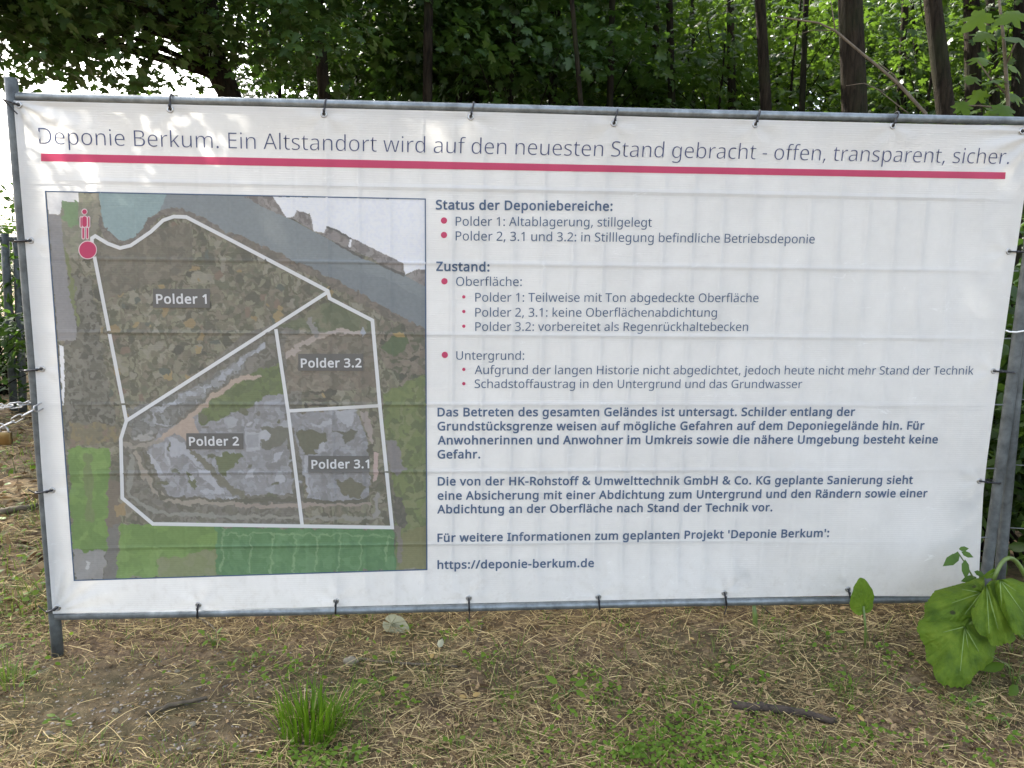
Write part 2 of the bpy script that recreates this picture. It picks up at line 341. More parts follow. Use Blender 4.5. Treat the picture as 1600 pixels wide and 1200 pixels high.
def edge(E, t, ax):
    E = np.array(E, float); s = (E[:, ax]-E[0, ax])/(E[-1, ax]-E[0, ax]); return np.stack([np.interp(t, s, E[:, 0]), np.interp(t, s, E[:, 1])], -1)
T_, B_, L_, R_ = edge(ET, u, 0), edge(EB, u, 0), edge(EL, v, 1), edge(ER, v, 1)
UU = u[:, None, None]; VV = v[None, :, None]
C = (1-VV)*T_[:, None]+VV*B_[:, None]+(1-UU)*L_[None]+UU*R_[None]-((1-UU)*(1-VV)*T_[0]+UU*(1-VV)*T_[-1]+(1-UU)*VV*B_[0]+UU*VV*B_[-1])
BO = np.array([1.7, 0.0, 0.175])
banner = empty('banner', BO, label='large white printed information banner with a site map, tied to the mesh fence panel', category='banner')
def bpart(name, me_, parent=banner, **kw): return link(name, me_, parent, **kw)
sheet_me = mesh('sheet', on_banner(C[..., 0], C[..., 1]).reshape(-1, 3)-BO, [grid_faces(nu, nv)], M_SHEET, True)
bpart('sheet', sheet_me)
def poly_on(name, P, m, lift, parent=banner, seg=8):
    """thin printed ribbon along a pixel polyline pair: P = list of (x0,y0,x1,y1) cross sections"""
    P = np.array(P, float); V = []
    n = len(P)
    t = np.linspace(0, n-1, (n-1)*seg+1); Q = np.stack([np.interp(t, np.arange(n), P[:, k]) for k in range(4)], -1)
    A = on_banner(Q[:, 0], Q[:, 1], lift); B = on_banner(Q[:, 2], Q[:, 3], lift); k = len(Q)
    V = np.concatenate([A, B])-BO; f = np.stack([np.arange(k-1), np.arange(1, k), np.arange(1, k)+k, np.arange(k-1)+k], -1)
    return link(name, mesh(name, V, [f], m), parent)
def stroke(mb, pts, wpx, lift, closed=False, seg=14):
    """mitred white line along pixel points"""
    p = np.array(pts, float); n = len(p)
    if closed: d0 = p-np.roll(p, 1, 0); d1 = np.roll(p, -1, 0)-p
    else: d = np.diff(p, axis=0); d0 = np.vstack([d[:1], d]); d1 = np.vstack([d, d[-1:]])
    d0 = d0/np.linalg.norm(d0, axis=1)[:, None]; d1 = d1/np.linalg.norm(d1, axis=1)[:, None]
    nn = np.stack([-(d0+d1)[:, 1], (d0+d1)[:, 0]], -1); nn /= np.linalg.norm(nn, axis=1)[:, None]+1e-9
    c = np.maximum((nn*np.stack([-d0[:, 1], d0[:, 0]], -1)).sum(1), 0.4); off = nn*(wpx/2/c)[:, None]
    a, b = p+off, p-off
    if closed: a = np.vstack([a, a[:1]]); b = np.vstack([b, b[:1]]); n += 1
    t = np.linspace(0, n-1, (n-1)*seg+1); I = lambda q: np.stack([np.interp(t, np.arange(n), q[:, k]) for k in range(2)], -1)
    A, B = I(a), I(b); k = len(t)
    mb.add(np.concatenate([on_banner(A[:, 0], A[:, 1], lift), on_banner(B[:, 0], B[:, 1], lift)]), np.stack([np.arange(k-1), np.arange(1, k), np.arange(1, k)+k, np.arange(k-1)+k], -1))
def disc(mb, cx, cy, rx, ry, lift, k=24):
    a = np.arange(k)*2*np.pi/k; P = on_banner(cx+rx*np.cos(a), cy+ry*np.sin(a), lift); c = on_banner(np.array([cx]), np.array([cy]), lift)
    mb.add(np.concatenate([P, c]), np.stack([np.arange(k), (np.arange(k)+1) % k, np.full(k, k)], -1))

# ---- the printed site map: colours painted per vertex of its own grid
z2 = lambda *p: [(70+x/3.87, 290+y/3.87) for x, y in p]
z3 = lambda *p: [(370+x/3.871, 290+y/3.871) for x, y in p]
z4 = lambda *p: [(80+x/3.87, 600+y/3.87) for x, y in p]
z5 = lambda *p: [(370+x/3.871, 600+y/3.871) for x, y in p]
z1 = lambda *p: [(x/2.963, y/2.963) for x, y in p]
z7 = lambda *p: [(x/2.963, 400+y/2.963) for x, y in p]
def inside(px, py, poly):
    c = np.zeros(px.shape, bool); q = np.array(poly, float)
    x0, y0, x1, y1 = q[:, 0].min(), q[:, 1].min(), q[:, 0].max(), q[:, 1].max()
    box = (px >= x0) & (px <= x1) & (py >= y0) & (py <= y1)
    X_, Y_ = px[box], py[box]; k = np.zeros(X_.shape, bool)
    for (xa, ya), (xb, yb) in zip(q, np.roll(q, -1, 0)):
        if ya == yb: continue
        k ^= ((ya > Y_) != (yb > Y_)) & (X_ < (xb-xa)*(Y_-ya)/(yb-ya)+xa)
    c[box] = k; return c
def seg_dist(px, py, pts):
    d = np.full(px.shape, 1e9)
    for (xa, ya), (xb, yb) in zip(pts[:-1], pts[1:]):
        L2 = (xb-xa)**2+(yb-ya)**2+1e-9; t = np.clip(((px-xa)*(xb-xa)+(py-ya)*(yb-ya))/L2, 0, 1)
        d = np.minimum(d, np.hypot(px-xa-t*(xb-xa), py-ya-t*(yb-ya)))
    return d
MC = np.array([(71, 299), (664.5, 311), (667, 890), (116, 907)], float)
mu, mv = 540, 560
a = np.linspace(0, 1, mu)[:, None, None]; b = np.linspace(0, 1, mv)[None, :, None]
MP = (1-a)*(1-b)*MC[0]+a*(1-b)*MC[1]+a*b*MC[2]+(1-a)*b*MC[3]
px, py = MP[..., 0], MP[..., 1]
wx = px+7*(vnoise(px/11, py/11, 21)-.5)+4*(vnoise(px/4, py/4, 22)-.5); wy = py+7*(vnoise(px/11, py/11, 23)-.5)+4*(vnoise(px/4, py/4, 24)-.5)
sx = px+2.4*(vnoise(px/6, py/6, 25)-.5); sy = py+2.4*(vnoise(px/6, py/6, 26)-.5)
def cells(x, y, seed):
    """random value per Voronoi cell"""
    T = np.random.default_rng(seed).random((64, 64, 3)); xi = np.floor(x).astype(int); yi = np.floor(y).astype(int); best = np.full(x.shape, 9.0); val = np.zeros(x.shape)
    for a_ in (-1, 0, 1):
        for b_ in (-1, 0, 1):
            t_ = T[(xi+a_) % 64, (yi+b_) % 64]; d = (xi+a_+t_[..., 0]-x)**2+(yi+b_+t_[..., 1]-y)**2; m_ = d < best; best[m_] = d[m_]; val[m_] = t_[..., 2][m_]
    return val
def blotch(pal, scale, seed, stretch=1.0):
    """posterised blotches from a palette"""
    n = 0.55*cells(wx/scale*1.25, wy/scale/stretch*1.25, seed)+0.45*vnoise(wx/scale*.8+3, wy/scale*.8, seed+1)
    n = np.clip((n-0.5)*1.5+0.5, 0, 0.999); q = lin(np.array(pal, float)); return (q*.9+q.mean(0)*.1)[(n*len(pal)).astype(int)]
olive = [(86, 82, 64), (108, 100, 80), (98, 98, 74), (122, 112, 92), (90, 88, 64), (128, 124, 98), (112, 106, 82), (138, 132, 112)]
col = blotch(olive, 12, 31)
def put(mask, c):
    if isinstance(c, np.ndarray) and c.shape == col.shape: col[mask] = c[mask]
    else: col[mask] = lin(c)
def area(poly, c, soft=True): put(inside(wx if soft else sx, wy if soft else sy, poly), c)
def track(pts, wpx, c, soft=True): put(seg_dist(wx if soft else sx, wy if soft else sy, pts) < wpx/2, c)
gr = [(120, 118, 115), (132, 130, 129), (140, 139, 140), (126, 124, 122), (146, 146, 149), (135, 133, 133)]
gn = [(88, 98, 52), (100, 112, 58), (94, 104, 60), (108, 118, 66)]
grn = [(96, 128, 44), (108, 140, 52), (102, 133, 50), (116, 146, 62)]
# scattered ochre, pale and dark crowns of the wood
rg = np.random.default_rng(5)
for k in range(230):
    cx, cy = rg.uniform(105, 520), rg.uniform(330, 690); rr = rg.uniform(2, 8)
    cc = [(138, 118, 76), (146, 126, 80), (124, 118, 96), (78, 74, 58), (84, 80, 62), (132, 126, 108), (118, 100, 80), (88, 92, 78)][rg.integers(8)]
    put(((wx-cx)/rr)**2+((wy-cy)/(rr*rg.uniform(.6, 1.6)))**2 < 1, cc)
area([(100, 430), (140, 430), (180, 660), (100, 690)], blotch([(96, 92, 76), (112, 108, 92), (82, 78, 64), (120, 116, 102)], 9, 35))
area([(150, 380), (300, 345), (300, 420), (160, 470)], blotch([(98, 92, 76), (110, 104, 84), (104, 96, 78), (118, 110, 92)], 12, 37))
# left strip: road, verge, sky gap, bright green patch
area(z2((10, 40), (330, 40), (330, 230), (300, 340), (130, 470), (90, 470), (30, 300)), blotch([(126, 122, 104), (138, 132, 112), (118, 116, 96), (130, 130, 104)], 12, 41))
area(z2((8, 40), (200, 40), (205, 100), (105, 100), (95, 175), (22, 172)), (214, 212, 210), False)
area(z2((105, 98), (185, 100), (205, 170), (200, 240), (150, 250), (110, 190)), (112, 138, 92))
area(z2((22, 172), (95, 180), (120, 420), (150, 640), (195, 850), (190, 935), (80, 940), (50, 560)), (131, 128, 127), False)
area(z2((120, 380), (150, 420), (185, 700), (215, 860), (190, 850), (150, 640)), (112, 118, 70))
area(z2((85, 965), (112, 975), (122, 1200), (115, 1330), (108, 1330), (100, 1200)), (216, 215, 216), False)
area(z2((120, 935), (165, 935), (165, 965), (130, 965)), (98, 92, 84))
# water
area(z2((325, 40), (720, 40), (760, 60), (800, 150), (690, 165), (600, 260), (540, 315), (470, 338), (400, 312), (355, 260)), (131, 153, 152), False)
area(z2((740, 40), (1300, 40), (1300, 420), (1161, 330), (880, 180), (800, 145), (690, 170)), (122, 129, 130), False)
area(z3((-60, 45), (0, 60), (300, 190), (470, 280), (600, 350), (760, 440), (870, 480), (1040, 550), (1145, 610), (1145, 890), (1000, 800), (880, 745), (700, 640), (560, 560), (300, 450), (0, 310), (-60, 290)), (121, 128, 129), False)
area(z3((300, 450), (560, 480), (900, 560), (1145, 700), (1145, 890), (1000, 800), (880, 745), (700, 640), (560, 560)), (114, 121, 123), False)
bank = blotch([(112, 104, 92), (124, 116, 104), (104, 96, 86)], 10, 43)
track(z2((330, 200), (360, 275), (400, 325), (470, 350), (545, 325), (610, 265), (690, 180), (760, 155), (830, 155), (900, 190), (1161, 325)), 9, bank)
track(z3((0, 325), (300, 462), (560, 575), (700, 655), (880, 760), (1000, 815), (1145, 900)), 13, blotch([(108, 100, 84), (120, 108, 94), (100, 92, 78)], 10, 44))
# far bank and the white corner
area(z3((215, 66), (1142, 82), (1142, 508), (1100, 508), (1015, 540), (1005, 470), (860, 400), (690, 330), (550, 245), (530, 285), (465, 275), (440, 170), (360, 155), (350, 195), (300, 192)), (216, 217, 222), False)
fb = blotch([(122, 114, 108), (134, 126, 120), (110, 102, 96), (142, 136, 130)], 8, 47)
for q in (((40, 64), (215, 66), (245, 110), (300, 192), (200, 150)), ((325, 195), (350, 185), (362, 152), (430, 168), (455, 215), (462, 272), (395, 235)), ((490, 288), (530, 288), (548, 245), (690, 315), (860, 398), (1005, 468), (1012, 542), (870, 480), (820, 440), (700, 395), (600, 345)), ((1020, 545), (1100, 508), (1142, 510), (1142, 610))): area(z3(*q), fb, False)
track(z3((690, 320), (682, 362)), 4, (214, 214, 216), False)
for q in ((z3((600, 348), (760, 437)), 3.5), (z3((870, 478), (1010, 540)), 3.5), (z3((548, 247), (690, 318)), 3)): track(q[0], q[1], (88, 84, 78), False)
# right strip
area(z3((830, 800), (1145, 900), (1145, 1200), (1000, 1200), (870, 1050)), blotch([(100, 96, 74), (118, 106, 88), (86, 88, 62), (128, 116, 98), (74, 72, 56)], 11, 51))
area(z5((880, 60), (1152, -60), (1152, 1125), (960, 1125), (955, 700), (900, 330)), blotch([(100, 112, 56), (112, 122, 62), (92, 100, 54), (120, 124, 76), (106, 116, 60)], 15, 53))
area(z3((870, 960), (1000, 880), (1040, 950), (1000, 1010), (900, 1020)), (82, 96, 56)); area(z3((940, 885), (1010, 880), (1015, 915), (960, 920)), (160, 134, 72))
area(z5((905, 340), (960, 350), (1030, 520), (960, 560), (920, 500)), (122, 116, 112)); area(z5((940, 660), (1000, 700), (1030, 860), (980, 870), (950, 780)), blotch([(84, 80, 66), (98, 92, 76)], 8, 55))
area(z5((1000, 900), (1152, 850), (1152, 1125), (990, 1125)), (118, 116, 66)); track(z5((970, 870), (990, 1000), (985, 1080)), 8, (120, 112, 98))
# Polder 2 / 3: slopes, tracks, bare grey ground
P2p = z4((455, 225), (830, 0), (1161, -300), (1500, -420), (1530, 850), (615, 845), (430, 690), (420, 330))
area(P2p, blotch([(104, 98, 84), (114, 108, 96), (96, 92, 76), (122, 116, 104), (108, 104, 86)], 11, 61), False)
area(z3((560, 700), (810, 820), (830, 900), (470, 880), (250, 860)), blotch([(90, 96, 64), (102, 106, 74), (116, 112, 84)], 12, 63))
area(z3((290, 900), (830, 880), (860, 1220), (300, 1250)), blotch([(112, 100, 82), (122, 110, 92), (102, 94, 74), (116, 108, 90), (132, 122, 104)], 12, 65))
area(z4((470, 150), (830, 40), (1161, -160), (1180, -90), (1000, 20), (850, 140), (700, 270), (560, 330), (490, 330)), blotch([(112, 110, 102), (124, 122, 116), (104, 102, 92), (136, 136, 134)], 9, 67))
track(z4((620, 170), (850, 60), (980, 0), (1100, -90), (1200, -170), (1290, -230)), 7, blotch([(152, 153, 158), (134, 134, 132), (160, 162, 166)], 8, 69)); track(z4((620, 190), (640, 250), (700, 250)), 4, (150, 150, 152))
area(z4((500, 320), (600, 285), (610, 330), (540, 350)), (150, 146, 140))
area(z4((640, 300), (880, 180), (1161, 30), (1161, 690), (720, 680), (640, 560), (590, 400)), blotch(gr, 12, 71))
area(z5((-230, 160), (0, 60), (290, 60), (340, 660), (-10, 680), (-250, 660)), blotch(gr, 13, 73))
area(z4((880, 190), (1080, 20), (1180, -20), (1260, -10), (1270, 60), (1200, 140), (1050, 200), (900, 250)), blotch(gn, 16, 75))
area(z5((-60, 40), (100, -80), (250, -120), (285, 60), (200, 60), (100, 120), (0, 150)), blotch(gn, 16, 76)); area(z5((140, 270), (310, 250), (330, 330), (200, 400), (150, 380)), (106, 104, 88))
area(z4((985, 440), (1100, 410), (1161, 440), (1100, 500), (1045, 565), (1000, 500)), (98, 104, 62)); area(z4((820, 520), (870, 560), (870, 640), (835, 600)), (96, 100, 64))
for k in range(46):
    cx, cy = rg.uniform(235, 470), rg.uniform(640, 790); rr = rg.uniform(3, 9)
    if cx+cy < 960: continue
    put(((wx-cx)/rr)**2+((wy-cy)/(rr*rg.uniform(.35, .9)))**2 < 1, [(104, 102, 82), (150, 150, 152), (98, 98, 72), (162, 162, 165), (112, 108, 96)][rg.integers(5)])
area(z5((45, 290), (140, 290), (142, 400), (60, 412)), (158, 158, 160), False); area(z5((60, 305), (130, 300), (130, 385), (62, 385)), (142, 142, 144), False)
for q in (z4((680, 370), (700, 365), (720, 475), (705, 478)), z4((720, 320), (790, 350), (880, 450), (910, 500), (870, 480), (790, 420), (735, 440)), z4((945, 470), (1035, 575), (1025, 590), (950, 500)), z4((880, 520), (935, 510), (1070, 665), (900, 655), (905, 640), (1000, 640), (900, 560)), z4((590, 410), (640, 460), (665, 550), (640, 550), (600, 460)), z5((230, 430), (280, 400), (270, 450), (200, 490)), z5((60, 530), (120, 500), (100, 570), (50, 580))): area(q, (160, 160, 164))
track(z4((870, 420), (950, 500), (1040, 590), (1110, 650), (1161, 680)), 9, (112, 108, 88)); track(z4((515, 415), (560, 530), (610, 640), (700, 705), (900, 712), (1161, 728)), 7, (146, 136, 120)); track(z5((0, 735), (200, 740), (390, 735), (800, 725)), 6, (146, 132, 118)); track(z4((485, 430), (480, 600), (475, 680), (620, 775), (760, 790), (1161, 803)), 6, (132, 130, 118)); track(z5((0, 800), (400, 808), (880, 808)), 5, (134, 130, 116)); track(z4((560, 420), (600, 560), (660, 690), (1161, 702)), 4, (96, 92, 74))
area(z4((640, 350), (700, 310), (860, 190), (880, 270), (900, 340), (860, 400), (760, 300)), (166, 146, 128)); track(z4((640, 350), (760, 265), (870, 175), (960, 100), (1060, 20), (1161, -40), (1250, -50)), 8, (166, 146, 128)); track(z4((420, 365), (500, 375), (600, 365), (660, 345)), 6, (142, 134, 120))
track(z3((300, 1040), (400, 960), (470, 915), (560, 890), (740, 888)), 7, (162, 148, 136)); track(z3((440, 820), (480, 900)), 8, (130, 126, 118)); area(z3((740, 870), (758, 850), (780, 880), (770, 920)), (152, 154, 158))
for q in (z5((440, 50), (600, 30), (610, 45), (450, 62)), z5((440, 90), (560, 80), (600, 90), (480, 110)), z5((400, 130), (520, 115), (520, 125), (420, 140))): area(q, (80, 74, 58))
# Polder 3.1
area(z5((325, 175), (720, 150), (780, 300), (800, 440), (800, 690), (430, 700), (400, 500), (350, 330)), blotch(gr, 11, 81))
area(z5((350, 280), (540, 300), (550, 350), (470, 400), (500, 430), (400, 430)), (98, 96, 72)); area(z5((580, 285), (730, 280), (690, 330), (650, 355), (640, 310)), (94, 92, 74))
for q in (z5((455, 230), (510, 250), (560, 200), (575, 235), (520, 270), (460, 255)), z5((580, 160), (720, 155), (700, 260), (660, 250), (610, 200)), z5((500, 370), (535, 365), (530, 420), (500, 410)), z5((410, 430), (430, 450), (430, 690), (410, 600))): area(q, (158, 158, 161))
area(z5((600, 590), (700, 560), (780, 640), (740, 690), (620, 670)), (104, 100, 76)); area(z5((740, 160), (800, 170), (830, 330), (810, 370), (780, 260)), (150, 138, 128)); area(z5((830, 410), (858, 420), (852, 560), (825, 600)), (172, 148, 138), False)
track(z5((845, 670), (855, 750), (835, 800)), 6, (138, 134, 126))
area(z5((400, 700), (800, 690), (800, 715), (400, 725)), (92, 88, 70)); area(z5((0, 690), (380, 690), (380, 715), (0, 720)), (92, 88, 70))
# fields
area(z4((105, 380), (350, 392), (360, 600), (340, 1010), (130, 1015)), blotch(grn, 22, 91)); area(z4((200, 420), (245, 420), (260, 840), (215, 840)), (106, 122, 62))
area(z4((100, 230), (410, 250), (410, 350), (110, 380)), blotch([(116, 108, 80), (128, 114, 76), (104, 98, 76), (122, 104, 86)], 9, 93))
area(z4((345, 560), (410, 600), (410, 830), (345, 1000), (340, 860)), (112, 100, 82)); area(z4((375, 730), (440, 720), (450, 780), (400, 800)), (142, 120, 78))
area(z4((345, 860), (405, 850), (395, 1180), (325, 1180)), (110, 106, 98)); area(z4((130, 1005), (330, 1005), (320, 1180), (140, 1190)), (140, 137, 132)); area(z4((195, 1075), (220, 1080), (222, 1115), (205, 1115)), (176, 174, 170))
area(z4((415, 850), (1000, 850), (1000, 1170), (395, 1172)), blotch(grn, 26, 95)); area(z4((640, 1060), (1000, 1000), (1000, 1165), (640, 1168)), blotch([(118, 126, 74), (124, 128, 84)], 20, 97))
area(z4((1000, 862), (1700, 870), (1700, 1160), (1000, 1165)), blotch([(72, 118, 62), (80, 126, 68), (76, 122, 62), (88, 132, 76)], 14, 99)); area(z5((-120, 862), (945, 875), (965, 1125), (-120, 1145)), blotch([(72, 118, 62), (80, 126, 68), (76, 122, 62), (88, 132, 76)], 14, 99))
for q in (z5((-60, 905), (940, 920)), z5((90, 905), (78, 1140)), z5((220, 905), (205, 1140)), z5((355, 910), (340, 1140)), z5((485, 915), (475, 1135)), z5((620, 915), (610, 1135)), z5((755, 920), (742, 1130)), z5((905, 920), (905, 1060)), z5((-80, 870), (-90, 1140))): track(q, 2.6, (112, 146, 92))
g_ = col.mean(-1, keepdims=True); col = ((col*.85+g_*.15)*0.78+0.22*np.array([.27, .27, .255]))*1.32; col *= (1+0.10*(vnoise(px/3.1, py/3.1, 101)-.5))[..., None]  # greyed, with a pale veil of haze blended into the map colours
map_ob = bpart('site_map', mesh('site_map', on_banner(px, py, 0.0010).reshape(-1, 3)-BO, [grid_faces(mu, mv)], M_MAP, True, np.clip(col, 0, .8).reshape(-1, 3)), label='printed aerial site map in browns, greens and greys')
mb = MB(); stroke(mb, MC, 1.8, 0.0024, True, 60); link('map_frame', mb.me('map_frame', M_INK, False, BO), map_ob)
mb = MB()
outl = z2((285, 345), (285, 318), (305, 305), (380, 350), (455, 378), (520, 362), (640, 280), (715, 210), (780, 187), (855, 190), (1161, 348))+z3((0, 350), (550, 637), (562, 682), (820, 815), (868, 130+1204-4), (940, 1200+868))+z4((615, 848), (430, 690), (421, 330), (455, 222), (300, 430-1190), (285, 345-1200+0))
outl = z2((285, 345), (285, 318), (305, 305), (380, 350), (455, 378), (520, 362), (640, 280), (715, 210), (780, 187), (855, 190), (1161, 348))+z3((550, 637), (562, 682), (820, 815))+z5((865, 130), (940, 868))+z4((615, 846), (430, 690), (421, 330), (455, 222))+z2((300, 430))
stroke(mb, outl, 5.6, 0.0028)
stroke(mb, z4((455, 222))+z3((548, 645)), 5.6, 0.0034); stroke(mb, z3((236, 868))+z5((310, 165), (395, 852)), 5.4, 0.0031); stroke(mb, z5((312, 163), (866, 131)), 5.2, 0.0031)
link('boundary_line', mb.me('boundary_line', M_WHITE, False, BO), map_ob)
# person pictogram and location dot
mb = MB(); disc(mb, 137, 390.5, 14.6, 14.6, 0.0036, 32)
e = lambda x, y: (100+x/10, 300+y/10)
disc(mb, *e(320, 308), 4.8, 4.9, 0.0036)
def capsule(mb, x0, y0, x1, y1, lift, k=10, taper=0.0):
    cx = (x0+x1)/2; r = (x1-x0)/2; a = np.linspace(0, np.pi, k)
    top = np.stack([cx+r*np.cos(a), y0+r*(1-np.sin(a))], -1); bot = np.stack([cx+(1-taper)*r*np.cos(a+np.pi), y1-r*(1-np.sin(a))], -1)
    P = np.vstack([top, bot]); Q = on_banner(P[:, 0], P[:, 1], lift); c = Q.mean(0, keepdims=True); n = len(Q)
    mb.add(np.concatenate([Q, c]), np.stack([np.arange(n), (np.arange(n)+1) % n, np.full(n, n)], -1))
parts = [(270, 365, 370, 560), (243, 378, 292, 560), (362, 378, 411, 560), (273, 545, 328, 742), (338, 545, 392, 742)]
for q in parts: capsule(mb, *e(q[0], q[1]), *e(q[2], q[3]), 0.0036)
mk = link('location_marker', mb.me('location_marker', M_PINKW, False, BO), map_ob)
mb = MB(); disc(mb, 137, 390.5, 13.2, 13.2, 0.0042, 32); disc(mb, *e(320, 308), 3.5, 3.6, 0.0042)
for q in parts: capsule(mb, *e(q[0]+14, q[1]+14), *e(q[2]-14, q[3]-14), 0.0042)
link('marker_fill', mb.me('marker_fill', M_RED, False, BO), map_ob)

